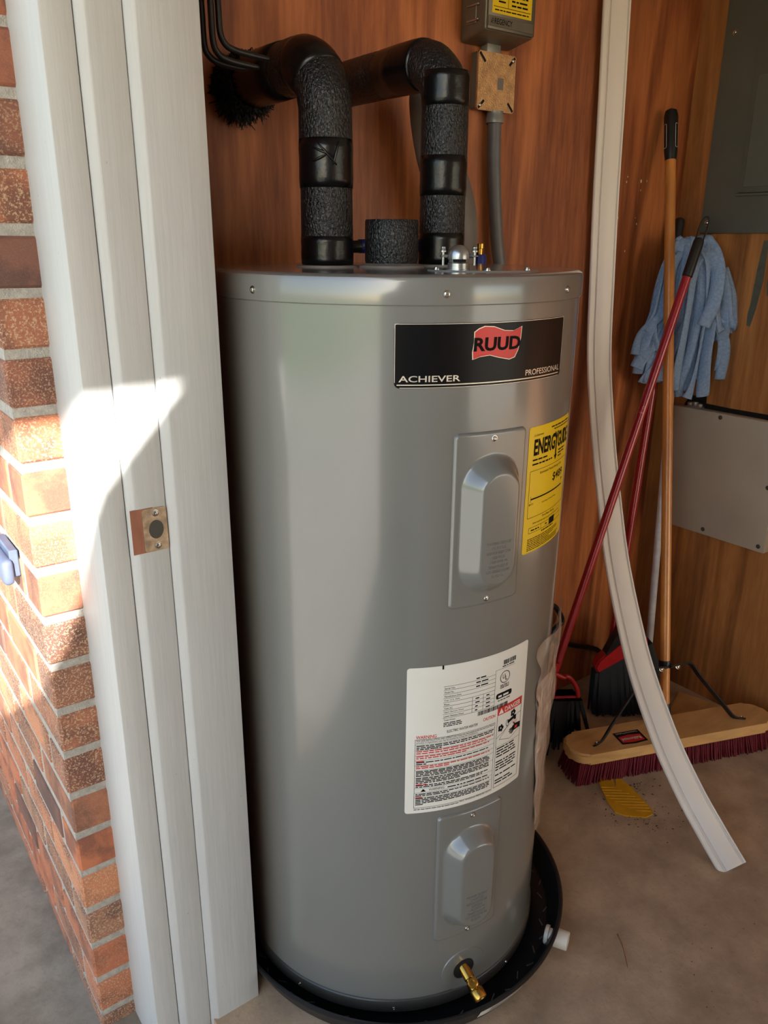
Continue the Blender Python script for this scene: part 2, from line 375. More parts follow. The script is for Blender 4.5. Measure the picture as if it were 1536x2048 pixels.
# order the outer loop by angle so it pairs with the hole
outer = sorted(outer, key=lambda p: math.atan2(p[1] - .033, p[0] - .019) % (2 * PI)); hole = sorted(hole, key=lambda p: math.atan2(p[1] - .033, p[0] - .019) % (2 * PI))
A = [bm.verts.new(sp(*p, -.4062)) for p in outer]; B = [bm.verts.new(sp(*p, -.4062)) for p in hole]
A2 = [bm.verts.new(sp(*p, -.4045)) for p in outer]; B2 = [bm.verts.new(sp(*p, -.400)) for p in hole]
n = len(A)
for i in range(n):
    j = (i + 1) % n
    bm.faces.new((A[i], A[j], B[j], B[i])); bm.faces.new((A[i], A2[i], A2[j], A[j])); bm.faces.new((B[i], B[j], B2[j], B2[i]))
bm.faces.new(B2[::-1])
spl = link('strike_plate', bm, 'strike_brass', t2); spl['label'] = 'worn metal strike plate'
bm = bmesh.new(); prism(bm, [(p[0] * .96 + .0008, p[1] * .96 + .0013) for p in hole], lambda u, v: sp(u, v, -.4012), lambda u, v: sp(u, v, -.4058))
link('latch_hole', bm, 'heater_dark_rim', spl)
for dz in (-.025, .025): screw(spl, (-1.778, -.4062, Z0 + dz), (0, -1, 0), .0042)
# opposite side of the doorway
bm = box(bmesh.new(), (-1.862, YR - .14, 0), (-1.82, YR + .01, 2.1)); box(bm, (-1.82, YR - .01, 0), (XF, YR + .02, 2.1)); struct(link('trim_4', bm, 'white_paint'))
bm = box(bmesh.new(), (-1.862, YR - .14, 2.08), (-1.82, -.262, 2.2)); box(bm, (-1.82, YR, 2.07), (XF, -.386, 2.1)); struct(link('trim_5', bm, 'white_paint'))

# brick veneer: mortar bed with separately laid bricks at the corner
bm = box(bmesh.new(), (-1.9225, -.2705, -.045), (-1.845, 1.6, 2.6)); 
bw = struct(link('wall_left', bm, 'mortar'), 'orange and brown brick wall outside the doorway')
bm = box(bmesh.new(), (-1.925, 1.6, -.045), (-1.845, 9, 2.6)); struct(link('wall_outside', bm, 'brickwork_far'))
bm = box(bmesh.new(), (-1.925, -9, -.045), (-1.845, YR - .14, 2.6)); struct(link('wall_outside.001', bm, 'brickwork_far'))
CH = .0826; BH = .068
def brick_mesh(name, L):
    bm = box(bmesh.new(), (0, 0, 0), (.09, L, BH), .004, 1)
    bmesh.ops.recalc_face_normals(bm, faces=bm.faces)
    me = bpy.data.meshes.new(name); bm.to_mesh(me); bm.free(); me.materials.append(MT['brick']); return me
full = brick_mesh('brick', .19); half = brick_mesh('brick_half', .09)
for r in range(-1, 28):
    z = .0035 + r * CH; y = -.275; first = True
    ymax = 1.5
    while y < ymax:
        L = (.19 if r % 2 else .09) if first else .19
        o = bpy.data.objects.new('brick', full if L > .1 else half); COL.objects.link(o); o.parent = bw
        o.location = (-1.925 + random.uniform(-.0012, .0012), y, z + random.uniform(-.001, .001))
        o.rotation_euler = (random.uniform(-.006, .006), random.uniform(-.01, .01), 0)
        y += L + .0135; first = False
# a metal bracket on the outside brick face
t = thing('wall_bracket', 'small blue-grey metal bracket on the sunlit brick wall at the left edge', 'bracket', (-1.93, -.16, .87))
link('bracket_body', box(bmesh.new(), (-1.956, -.185, .858), (-1.938, -.07, .902), .008, 3), 'bracket_blue', t, 40)
link('bracket_plate', box(bmesh.new(), (-1.94, -.17, .866), (-1.9262, -.075, .912), .002, 1), 'bracket_blue', t)

# ------------------------------------------------------------------ the water heater
HX, HY, HR = -1.309, -.3594, .308
WH = thing('water_heater', 'tall grey cylindrical electric water heater standing in a black drain pan', 'water heater', (HX, HY, .02))
def cyl(th, z, r): return Vector((HX + r * math.cos(th), HY + r * math.sin(th), z))
bm = bmesh.new(); lathe(bm, [(.2, .05), (HR - .003, .05), (HR, .053), (HR, .25), (HR, .6), (HR, 1.0), (HR, 1.3075), (HR - .002, 1.309)], (HX, HY), 160); link('tank_jacket', bm, 'heater_paint', WH, 40)
bm = bmesh.new(); lathe(bm, [(HR - .004, 1.306), (HR + .0015, 1.306), (HR + .0028, 1.3075), (HR + .0028, 1.337), (HR + .001, 1.3425), (HR - .005, 1.346), (HR - .02, 1.3465), (.12, 1.3465), (0, 1.3465)], (HX, HY), 160); link('top_cover', bm, 'heater_paint', WH, 40)
bm = bmesh.new(); lathe(bm, [(.1, .0225), (HR - .006, .0225), (HR + .002, .026), (HR + .0035, .032), (HR + .0035, .052), (HR + .001, .055), (HR - .004, .056)], (HX, HY), 160); link('base_ring', bm, 'heater_dark_rim', WH, 40)
for a in (-168, -114.3, -71.4, -20, 60, 130): th = math.radians(a); screw(WH, cyl(th, 1.3215, HR + .003), (math.cos(th), math.sin(th), 0), .0045, h=.003)
for a in (-160, -125, -78.6): th = math.radians(a); screw(WH, cyl(th, .038, HR + .0035), (math.cos(th), math.sin(th), 0), .003)

# access panels with a raised pan
def access_panel(name, a0, a1, z0, z1, lab):
    w = math.radians(a1 - a0) * HR; h = z1 - z0; nx, nz = 66, 130
    cxm, bw_, bh = w * .5, w * .40, h * .395
    def ss(e0, e1, x): t = min(1, max(0, (x - e0) / (e1 - e0))); return t * t * (3 - 2 * t)
    def hgt(s, t):
        dx = abs(s - w / 2) - (w / 2 - .01); dy = abs(t - h / 2) - (h / 2 - .01)
        d = math.hypot(max(dx, 0), max(dy, 0)) + min(max(dx, dy), 0) - .01
        if d > -.0002: return -.003
        p = .0048 * ss(0, .0035, -d)
        # stadium shaped bump
        r = bw_; ty = max(0, abs(t - h * .478) - (bh - r)); q = math.hypot(s - cxm, ty) - r
        lin = min(1, max(0, -q / .0235)); return p + .027 * (lin * .55 + .45 * ss(0, 1, lin))
    bm = bmesh.new(); g = []
    xs = [i / nx for i in range(nx + 1)]; zs = [j / nz for j in range(nz + 1)]
    for j in zs:
        row = []
        for i in xs: row.append(bm.verts.new(cyl(math.radians(a0) + (a1 - a0) * PI / 180 * i, z0 + h * j, HR + hgt(i * w, j * h))))
        g.append(row)
    for j in range(nz):
        for i in range(nx): bm.faces.new((g[j][i], g[j][i + 1], g[j + 1][i + 1], g[j + 1][i]))
    o = link(name, bm, 'heater_paint', WH, 1); o['label'] = lab
    am = math.radians((a0 + a1) / 2)
    for zz in (z0 + .012, z1 - .012): screw(o, cyl(am, zz, HR + .0046), (math.cos(am), math.sin(am), 0), .0042)
    bm = bmesh.new(); f = lambda s, t: cyl(math.radians(a0) + s / HR, z0 + t, HR + .0325)
    rows = ['POWER SUPPLY', 'MUST BE', 'DISCONNECTED', 'BEFORE', 'ADJUSTING', 'THERMOSTAT', 'OR RESETTING', 'E.C.O.']
    for i, s in enumerate(rows):
        wd = .0033 * len(s); put_text(bm, s, w / 2 - wd / 2, h * .40 - i * .0076, wd, .0046, f, .01)
    r = bmesh.ops.extrude_face_region(bm, geom=list(bm.faces)); 
    for e in r['geom']:
        if isinstance(e, bmesh.types.BMVert): d = Vector((e.co.x - HX, e.co.y - HY, 0)).normalized(); e.co -= d * .001
    link('embossed_text', bm, 'heater_paint', o)
access_panel('access_panel', -111, -87.2, .849, 1.129, 'upper grey access panel with raised oblong centre')
access_panel('access_panel', -112, -87.4, .185, .462, 'lower grey access panel with raised oblong centre')

def sticker(name, a0, a1, z0, z1, mat, lab, rad=.004, off=.0006):
    w = math.radians(a1 - a0) * HR; h = z1 - z0
    bm = bmesh.new(); n = 36
    # rounded rectangle cut into vertical strips so that it follows the curve
    def inset(s):
        d = min(s, w - s)
        return 0 if d >= rad else rad - math.sqrt(max(0, rad * rad - (rad - d) ** 2))
    ss = [0, rad * .1, rad * .3, rad * .6, rad] + [rad + (w - 2 * rad) * i / n for i in range(1, n)] + [w - rad, w - rad * .6, w - rad * .3, w - rad * .1, w]
    f = lambda s, t, o=0: cyl(math.radians(a0) + s / HR, z0 + t, HR + off + o)
    rows = [(bm.verts.new(f(s, inset(s))), bm.verts.new(f(s, h - inset(s)))) for s in ss]
    for p, q in zip(rows, rows[1:]): bm.faces.new((p[0], q[0], q[1], p[1]))
    rows = [(bm.verts.new(f(s, inset(s), -.0004)), bm.verts.new(f(s, h - inset(s), -.0004))) for s in ss]
    for p, q in zip(rows, rows[1:]): bm.faces.new((p[0], p[1], q[1], q[0]))
    o = link(name, bm, mat, WH, 1); o['label'] = lab
    return o, w, h, (lambda s, t, o=.0003: cyl(math.radians(a0) + s / HR, z0 + t, HR + off + o))
def prints(parent, mat, name='lettering', build=None):
    bm = bmesh.new(); build(bm); o = link(name, bm, mat, parent); return o

# brand label
L, w, h, f = sticker('brand_label', -127.3, -71.2, 1.1945, 1.2832, 'label_black', 'black label with a red flag emblem and white lettering', .008)
fl = [(600, 190), (625, 168), (660, 152), (720, 157), (790, 187), (850, 192), (910, 165), (905, 250), (890, 330), (868, 380), (830, 393), (760, 375), (700, 355), (640, 362), (595, 380), (592, 330), (600, 260)]
FX = lambda x: .112 + (x - 592) / 318 * .081
FY = lambda y: .036 + (393 - y) / 243 * .047
def fanpoly(bm, pts, ff, rings=4):
    c = (sum(p[0] for p in pts) / len(pts), sum(p[1] for p in pts) / len(pts)); vc = bm.verts.new(ff(*c)); n = len(pts)
    R = [[bm.verts.new(ff(c[0] + (p[0] - c[0]) * k / rings, c[1] + (p[1] - c[1]) * k / rings)) for p in pts] for k in range(1, rings + 1)]
    for i in range(n): bm.faces.new((vc, R[0][i], R[0][(i + 1) % n]))
    for r0, r1 in zip(R, R[1:]):
        for i in range(n): bm.faces.new((r0[i], r1[i], r1[(i + 1) % n], r0[(i + 1) % n]))
prints(L, 'chrome_print', 'emblem_border', lambda bm: fanpoly(bm, [(FX(750 + (x - 750) * 1.035), FY(272 + (y - 272) * 1.045)) for x, y in fl], f))
prints(L, 'label_red', 'red_emblem', lambda bm: fanpoly(bm, [(FX(x), FY(y)) for x, y in fl], lambda s, t: f(s, t, .0006)))
prints(L, 'ink_black', 'lettering', lambda bm: put_text(bm, 'RUUD', .1125, .0490, .079, .0190, lambda s, t: f(s, t, .0010), .035, .04))
def brandtxt(bm):
    put_text(bm, 'ACHIEVER', .0065, .0088, .088, .0088, f, .012); put_text(bm, 'PROFESSIONAL', .207, .0088, .088, .0085, f, .005)
    line(bm, [(.004, .0048), (w - .008, .0048)], .0016, f)
    line(bm, [(.001, .008), (.001, h - .001), (w - .001, h - .001), (w - .001, .008)], .0008, f); line(bm, [(.008, .0008), (w - .008, .0008)], .0008, f)
prints(L, 'chrome_print', 'lettering', brandtxt)

# yellow energy label
L, w, h, f = sticker('energy_label', -85.3, -57.2, .9145, 1.1225, 'label_yellow', 'yellow energy cost label with black print', .005)
def energy(bm):
    H = h
    put_text(bm, 'U.S. Government', .012, H - .0155, .026, .0035, f); words(bm, .062, .145, H - .009, .0028, f); words(bm, .072, .145, H - .0135, .0022, f)
    put_text(bm, 'ENERG', .0135, H - .0465, .0660, .0265, f, .035); put_text(bm, 'GUIDE', .0905, H - .0465, .053, .0265, f, .035)
    line(bm, [(.0790, H - .019), (.0850, H - .031)], .0045, f); line(bm, [(.0905, H - .019), (.0850, H - .031)], .0045, f); line(bm, [(.0848, H - .030), (.0848, H - .060)], .0045, f)
    fanpoly(bm, [(.0788, H - .057), (.0908, H - .057), (.0848, H - .066)], f)
    words(bm, .012, .058, H - .0545, .0034, f); words(bm, .012, .072, H - .0615, .0034, f); words(bm, .096, .132, H - .053, .0030, f); words(bm, .096, .13, H - .058, .0030, f); words(bm, .096, .112, H - .063, .0030, f)
    for y in (H - .0705, H - .148): line(bm, [(.008, y), (.142, y)], .0006, f)
    line(bm, [(.008, H - .0705), (.008, H - .148)], .0006, f); line(bm, [(.142, H - .0705), (.142, H - .148)], .0006, f)
    put_text(bm, 'Estimated Yearly Energy Cost', .035, H - .080, .082, .0052, f); put_text(bm, '$489', .080, H - .102, .047, .0155, f, .01)
    line(bm, [(.014, H - .117), (.128, H - .117)], .0024, f); line(bm, [(.014, H - .122), (.014, H - .112)], .0006, f); fanpoly(bm, [(.124, H - .105), (.130, H - .105), (.127, H - .112)], f)
    put_text(bm, '$471', .010, H - .1275, .011, .0038, f); put_text(bm, 'Cost Range of Similar Models', .047, H - .1305, .052, .0034, f)
    put_text(bm, 'First Hour Rating', .052, H - .1555, .045, .0050, f); put_text(bm, '(How much hot water you get in the first hour of use)', .024, H - .1615, .1, .0040, f)
    line(bm, [(.014, H - .1655), (.134, H - .1655), (.134, H - .1745), (.014, H - .1745), (.014, H - .1655)], .0006, f); line(bm, [(.05, H - .1655), (.05, H - .1745)], .0006, f); words(bm, .02, .044, H - .1715, .003, f); words(bm, .064, .072, H - .171, .003, f)
    rect(bm, .079, H - .1755, .101, H - .1635, f, 2); words(bm, .052, .098, H - .1795, .0028, f)
    for i in range(7): words(bm, .012, .135, H - .1855 - i * .0031, .0019, f, random.uniform(.55, 1))
prints(L, 'ink_black', 'lettering', energy)

# specification and warning label
L, w, h, f = sticker('rating_label', -122.5, -78.4, .4745, .7525, 'label_white', 'white rating and safety label with a red danger panel', .005)
X = lambda u: u * w
Y = lambda t: (1 - t) * h
def spec_black(bm):
    for i in range(9): line(bm, [(X(.255), Y(.138 + i * .0265)), (X(.665), Y(.138 + i * .0265))], .0005, f)
    line(bm, [(X(.665), Y(.115)), (X(.665), Y(.355))], .0005, f)
    for u in (.475, .565): line(bm, [(X(u), Y(.244)), (X(u), Y(.35))], .0005, f)
    line(bm, [(X(.665), Y(.115)), (X(.85), Y(.115))], .0005, f)
    rows = ['Serial No.', 'Model No.', 'Manufacture Date', 'Cap. U.S. Gals.', 'Phase', 'Volts AC', 'Upper Element Watts', 'Lower Element Watts', 'Total Watts']
    for i, s in enumerate(rows): put_text(bm, s, X(.262), Y(.158 + i * .0265), .00185 * len(s), .0033, f)
    for i in range(3): words(bm, X(.50), X(.60), Y(.130 + i * .0265), .0032, f)
    for i in range(4):
        for u in (.50, .59): words(bm, X(u), X(u + .035), Y(.263 + i * .0265), .003, f)
    for i in range(3): words(bm, X(.262), X(.40), Y(.386 + i * .011), .0022, f)
    x = X(.735)
    while x < X(.86): d = random.choice((.0005, .0009, .0014)); rect(bm, x, Y(.092), x + d, Y(.062), f); x += d + random.choice((.0006, .0011))
    x = X(.525)
    while x < X(.80): d = random.choice((.0007, .0012, .0018)); rect(bm, x, Y(.386), x + d, Y(.357), f); x += d + random.choice((.0006, .0012))
    words(bm, X(.725), X(.85), Y(.106), .0026, f)
    cxu, cyu, r0 = X(.757), Y(.178), .0108
    ring = [(cxu + r0 * math.cos(a * PI / 12), cyu + r0 * math.sin(a * PI / 12)) for a in range(25)]; line(bm, ring, .0013, f)
    put_text(bm, 'U', cxu - .0058, cyu - .0028, .0058, .0085, f, .01); put_text(bm, 'L', cxu + .0008, cyu - .0068, .0048, .0082, f, .01)
    for i in range(3): words(bm, X(.715), X(.80), Y(.232 + i * .0095), .0020, f)
    pts = rrect(X(.155), .0105, .004); fanpoly(bm, [(X(.680) + p[0], Y(.318) + p[1]) for p in pts], f); words(bm, X(.70), X(.82), Y(.335), .0024, f)
    put_text(bm, 'ELECTRIC WATER HEATER', X(.29), Y(.452), X(.24), .0050, f, .004)
    bx = [(X(.065), Y(.477)), (X(.685), Y(.477)), (X(.685), Y(.962)), (X(.065), Y(.962)), (X(.065), Y(.477))]; line(bm, bx, .0006, f)
    for t in (.512, .552, .587, .622, .657, .690, .742, .820, .852, .885): line(bm, [(X(.065), Y(t)), (X(.685), Y(t))], .0004, f)
    put_text(bm, 'FOR SAFE INSTALLATION AND OPERATION: Follow the instructions in the Use and Care Manual', X(.075), Y(.4925), X(.60), .0038, f)
    put_text(bm, 'provided. A replacement copy may be obtained by writing the manufacturer.', X(.075), Y(.508), X(.46), .0038, f)
    for t, cv in ((.525, 1), (.537, .98), (.548, .3), (.640, .95), (.652, .12), (.703, .93), (.713, .97), (.724, .97), (.735, .95), (.752, .97), (.763, .95), (.774, .97), (.785, .55), (.803, .96), (.814, .86), (.866, .97), (.877, .42), (.897, 1), (.908, .97), (.919, .99), (.930, .95), (.941, .1)): words(bm, X(.075), X(.675), Y(t), .0026, f, cv)
    fanpoly(bm, [(X(.11), Y(.846)), (X(.15), Y(.846)), (X(.13), Y(.826))], f); put_text(bm, 'WARNING:', X(.17), Y(.844), X(.12), .0048, f); words(bm, X(.31), X(.64), Y(.843), .0030, f)
    words(bm, X(.065), X(.40), Y(.976), .0018, f); put_text(bm, 'MAX. WORKING PRESSURE 150 P.S.I.', X(.41), Y(.974), X(.28), .0030, f)
    line(bm, [(X(.705), Y(.44)), (X(.705), Y(.962)), (X(.965), Y(.962)), (X(.965), Y(.38))], .0007, f); line(bm, [(X(.705), Y(.665)), (X(.965), Y(.665))], .0005, f)
    # faucet and basin pictogram
    line(bm, [(X(.705), Y(.60)), (X(.86), Y(.53)), (X(.925), Y(.49)), (X(.965), Y(.49))], .0007, f); line(bm, [(X(.82), Y(.54)), (X(.735), Y(.615)), (X(.85), Y(.645))], .0007, f); line(bm, [(X(.85), Y(.645)), (X(.965), Y(.60))], .0007, f)
    for u, t in ((.745, .535), (.87, .468)):
        for a in range(5): fanpoly(bm, [(X(u) + .0042 * math.cos(a * 1.2566) + .0026 * math.cos(b * .785), Y(t) + .0042 * math.sin(a * 1.2566) + .0034 * math.sin(b * .785)) for b in range(8)], lambda s, q: f(s, q, .0004 + a * .00002))
    line(bm, [(X(.815), Y(.517)), (X(.905), Y(.498))], .0062, f); line(bm, [(X(.895), Y(.495)), (X(.897), Y(.525))], .0050, f)
    line(bm, [(X(.812) + .0035 * math.cos(a * .5236), Y(.520) + .0062 * math.sin(a * .5236)) for a in range(13)], .001, f)
    # hand
    fanpoly(bm, [(X(.87), Y(.568)), (X(.90), Y(.555)), (X(.962), Y(.562)), (X(.962), Y(.60)), (X(.90), Y(.603)), (X(.872), Y(.592))], f)
    for a, b in (((.88, .575), (.838, .582)), ((.88, .584), (.835, .596)), ((.885, .592), (.845, .61)), ((.892, .598), (.862, .617)), ((.90, .56), (.882, .545))): line(bm, [(X(a[0]), Y(a[1])), (X(b[0]), Y(b[1]))], .0024, f)
    for i in range(14):
        if i in (4, 9, 11): continue
        words(bm, X(.716), X(.956), Y(.684 + i * .0195), .0036, f, random.uniform(.72, .98))
prints(L, 'ink_black', 'lettering', spec_black)
def spec_red(bm):
    for t, cv in ((.563, 1), (.577, .9), (.598, .94), (.611, .62), (.668, .97), (.680, .4), (.6325, .12), (.797, .13), (.889, .1)): words(bm, X(.075), X(.675), Y(t), .0027, f, cv)
    fanpoly(bm, [(X(.90), Y(.572)), (X(.93), Y(.575)), (X(.92), Y(.592)), (X(.895), Y(.59))], lambda s, t: f(s, t, .0007))
prints(L, 'ink_red', 'fine_print', spec_red)['kind'] = 'stuff'
prints(L, 'ink_red', 'warning_heading', lambda bm: put_text(bm, 'WARNING', X(.07), Y(.4725), X(.145), .0062, f, .012))
prints(L, 'ink_red', 'caution_heading', lambda bm: put_text(bm, 'CAUTION', X(.575), Y(.4375), X(.108), .0062, f, .012))
prints(L, 'ink_red', 'hot_word', lambda bm: put_text(bm, 'HOT', X(.868), Y(.548), X(.052), .0046, lambda s, t: f(s, t, .0007), .01))
prints(L, 'label_red', 'danger_banner', lambda bm: rect(bm, X(.705), Y(.438), X(.965), Y(.38), f, 6))
def spec_white(bm):
    put_text(bm, 'DANGER', X(.775), Y(.429), X(.17), .0098, lambda s, t: f(s, t, .0006), .015); fanpoly(bm, [(X(.715), Y(.431)), (X(.765), Y(.431)), (X(.74), Y(.392))], lambda s, t: f(s, t, .0006))
    words(bm, X(.70), X(.82), Y(.308), .005, lambda s, t: f(s, t, .0006))
prints(L, 'label_white', 'banner_lettering', spec_white)['kind'] = 'stuff'
bm = bmesh.new(); rect(bm, X(.24), Y(.022), X(.252), Y(-.004), lambda s, t: f(s, t, .0006)); link('marker_stroke', bm, 'ink_black', L)

# taped plastic pouch on the right flank
def sheet(a_of, r_of, z0, z1, na=16, nz=48):
    bm = bmesh.new(); g = []
    for j in range(nz + 1):
        t = j / nz; row = []
        for i in range(na + 1): u = i / na; row.append(bm.verts.new(cyl(math.radians(a_of(u, t)), z0 + (z1 - z0) * t + .035 * (u - .1) * t, HR + r_of(u, t))))
        g.append(row)
    for j in range(nz):
        for i in range(na): bm.faces.new((g[j][i], g[j][i + 1], g[j + 1][i + 1], g[j + 1][i]))
    return bm
le = lambda t: -61.5 - 7.5 * min(1, t / .6) - 3 * max(0, (t - .72) / .28) + .8 * math.sin(t * 31) * (t > .6)
wob = lambda u, t: .0022 * math.sin(t * 23 + u * 9) + .0018 * math.sin(t * 51 - u * 14) * (t > .55)
po = link('document_pouch', sheet(lambda u, t: le(t) + u * 30, lambda u, t: .004 + .011 * math.sin(min(1, u * 1.6) * PI / 2) * (.55 + .45 * t) + wob(u, t), .285, .725), 'clear_pouch', WH, 1)
po['label'] = 'crinkled clear plastic pouch of papers taped to the side'
link('folded_paper', sheet(lambda u, t: le(t) + 2.2 + u * 25, lambda u, t: .002 + .0085 * math.sin(min(1, u * 1.6) * PI / 2) * (.55 + .45 * t) + .5 * wob(u, t), .295, .64), 'pouch_paper', po, 1)

# drain valve
ad = math.radians(-99.6); nd = Vector((math.cos(ad), math.sin(ad), 0)); zc = .0955; P0 = cyl(ad, zc, HR)
bm = bmesh.new(); g = []
for r, o_ in ((.047, .0), (.046, .0016), (.026, .0022), (.0225, .0010), (.021, -.004)):
    g.append([bm.verts.new(cyl(ad + r * math.cos(k * PI / 24) / HR, zc + r * math.sin(k * PI / 24), HR + o_)) for k in range(48)])
for r0, r1 in zip(g, g[1:]):
    for j in range(48): bm.faces.new((r0[j], r0[(j + 1) % 48], r1[(j + 1) % 48], r1[j]))
dv = link('drain_collar', bm, 'heater_paint', WH, 40); dv['label'] = 'round grey collar around the drain valve'
bm = bmesh.new(); fanpoly(bm, [(.022 * math.cos(k * PI / 12), .022 * math.sin(k * PI / 12)) for k in range(24)], lambda a, b: cyl(ad + a / HR, zc + b, HR + .0008)); link('collar_opening', bm, 'void_black', dv)
vd = (nd + Vector((.10, .02, -.42))).normalized(); bm = bmesh.new()
lathe(bm, [(0, -.01), (.0105, -.01), (.0105, .020), (.0092, .0215), (.0092, .026), (.0112, .0275), (.0112, .040), (.0125, .0415), (.0138, .044), (.0138, .056), (.0128, .0585), (.0102, .0585), (.0095, .050), (0, .049)], seg=28, axis=(P0, vd))
va = link('drain_valve', bm, 'brass', WH, 40); va['label'] = 'brass drain valve with open spout'
side = vd.cross(Vector((0, 0, 1))).normalized(); up2 = side.cross(vd); bm = bmesh.new(); q = P0 + vd * .032
sd = (side * .35 + up2 * .9).normalized()
lathe(bm, [(0, .006), (.008, .006), (.008, .015), (.0095, .016), (.0095, .022), (.0075, .024), (.004, .024), (.003, .018), (0, .018)], seg=20, axis=(q, sd)); link('valve_stem', bm, 'brass', va, 40)

# fittings on the top cover
ZT = 1.3465
for (x, y) in ((-1.412, -.308), (-1.203, -.353)):
    bm = bmesh.new(); lathe(bm, [(.04, ZT), (.052, ZT), (.051, ZT + .003), (.03, ZT + .004)], (x, y), 40); link('nipple_ring', bm, 'grey_foam', WH, 40)
bm = bmesh.new(); lathe(bm, [(.056, ZT), (.055, ZT + .003), (.043, ZT + .006), (.043, ZT + .02), (0, ZT + .02)], (-1.318, -.36), 40); link('anode_ring', bm, 'grey_foam', WH, 40)
ra = Vector((.805, -.593, 0)); rb_ = Vector((.593, .805, 0)); PC = Vector((-1.318, -.548, ZT))
poly = [(.084 * math.cos(k * PI / 24) * (1 if abs(math.cos(k * PI / 24)) > 0 else 1), .058 * math.sin(k * PI / 24)) for k in range(48)]
bm = bmesh.new(); prism(bm, poly, lambda a, b: PC + Vector((.025 * .805, .025 * -.593, 0)) + ra * a + rb_ * b, lambda a, b: PC + Vector((.025 * .805, .025 * -.593, .0022)) + ra * a * .985 + rb_ * b * .98)
jp = link('junction_cover', bm, 'heater_paint', WH); jp['label'] = 'oval grey wiring cover on the top'
for a, b in ((-.045, -.004), (.027, -.045), (.092, -.002)): screw(jp, PC + ra * a + rb_ * b + Vector((0, 0, .0022)), (0, 0, 1), .0042, h=.004)
CC = PC + ra * -.012
cc = bmesh.new(); lathe(cc, [(0, .002), (.0215, .002), (.0215, .004), (.019, .0045), (.019, .016), (.0175, .018), (.0175, .024), (.0195, .025), (.0195, .032), (.0185, .040), (.0155, .047), (.010, .0525), (.004, .0545), (0, .0545)], (CC.x, CC.y), 32)
for v in cc.verts: v.co = Vector((CC.x + (v.co.x - CC.x) * .86, CC.y + (v.co.y - CC.y) * .86, ZT + v.co.z * .68))
cl = link('cable_clamp', cc, 'zinc', WH, 40); cl['label'] = 'silver dome cable clamp with two side screws'
bm = box(bmesh.new(), (-.011, -.004, 0), (.011, .004, .006), .001, 1)
for v in bm.verts: v.co = CC + ra * v.co.x * .86 + rb_ * (v.co.y - .0142) + Vector((0, 0, ZT - CC.z + .0125 + v.co.z * .7))
link('clamp_slot', bm, 'void_black', cl)
for s in (-1, 1):
    bm = bmesh.new(); base = CC + ra * (s * .0235) - rb_ * .003; base.z = ZT - .004
    lathe(bm, [(0, .012), (.002, .012), (.002, .031), (.005, .031), (.005, .033), (.003, .034), (.0038, .035), (.0038, .038), (.0025, .039), (0, .039)], seg=14, axis=(base, (0, 0, 1)))
    b2 = box(bm, (base.x - .005, base.y - .004, ZT + .020), (base.x + .005, base.y + .004, ZT + .0225), .001, 1)
    lk = CC + ra * (s * .0155); lk.z = ZT + .0212; ring_sweep(bm, [lk, (base.x, base.y, ZT + .0212)], .0026, 8)
    link('clamp_screw', bm, 'zinc', cl, 40)

# ------------------------------------------------------------------ drain pan
PX, PY = -1.298, -.368
PN = thing('drain_pan', 'round black plastic drain pan under the water heater', 'drain pan', (PX, PY, 0))
bm = bmesh.new(); lathe(bm, [(0, .001), (.333, .001), (.340, .004), (.3595, .052), (.3645, .054), (.3650, .058), (.3615, .0595), (.3565, .057), (.337, .012), (.332, .0085), (0, .0085)], (PX, PY), 120); link('pan_body', bm, 'pan_plastic', PN, 40)
for k in range(34):
    a = -PI * 1.02 + k * .115; rr = .323 + .008 * (k % 2); bm = bmesh.new(); c0 = Vector((PX + rr * math.cos(a), PY + rr * math.sin(a), .0085))
    ta = a + (1.05 if k % 2 else 2.1); d = Vector((math.cos(ta), math.sin(ta), 0)) * .0085; nn = Vector((-d.y, d.x, 0)).normalized() * .0011
    prism(bm, [(0, 0), (1, 0), (1, 1), (0, 1)], lambda u, v: c0 + d * (2 * u - 1) + nn * (2 * v - 1), lambda u, v: c0 + d * (2 * u - 1) + nn * (2 * v - 1) + Vector((0, 0, .0022)))
    link('floor_rib', bm, 'pan_rib_highlight', PN)
aP = math.radians(-60.5); nP = Vector((math.cos(aP), math.sin(aP), 0)); PP = Vector((PX, PY, .034)) + nP * .350
bm = bmesh.new(); lathe(bm, [(.0105, -.012), (.017, -.012), (.019, -.010), (.019, -.004), (.0145, -.003), (.0145, .008), (.0185, .009), (.0185, .034), (.0175, .036), (.0135, .036), (.0125, .030), (0, .029)], seg=28, axis=(PP, nP)); o = link('drain_fitting', bm, 'pvc_white', PN, 40); o['label'] = 'white plastic drain fitting through the pan wall'
bm = bmesh.new(); fp = []
for k in range(19):
    a = math.radians(-101 + k * 1.05)
    fp.append((bm.verts.new((PX + .3475 * math.cos(a), PY + .3475 * math.sin(a), .018)), bm.verts.new((PX + .3598 * math.cos(a), PY + .3598 * math.sin(a), .046))))
for p, q in zip(fp, fp[1:]): bm.faces.new((p[0], q[0], q[1], p[1]))
o = link('pan_sticker', bm, 'label_white', PN); o['label'] = 'white sticker on the outer rim'
fs = lambda s, t: Vector((PX + (.3480 + t * .0123) * math.cos(math.radians(-101) + s), PY + (.3480 + t * .0123) * math.sin(math.radians(-101) + s), .018 + t * .028))
bm = bmesh.new()
for i in range(5): line(bm, [(.06, .2 + i * .14), (.30 - .03 * (i % 2), .2 + i * .14)], .05, fs) if False else rect(bm, .07, .18 + i * .14, .28 - .03 * (i % 3), .24 + i * .14, fs, 6)
link('sticker_print', bm, 'ink_grey', o)

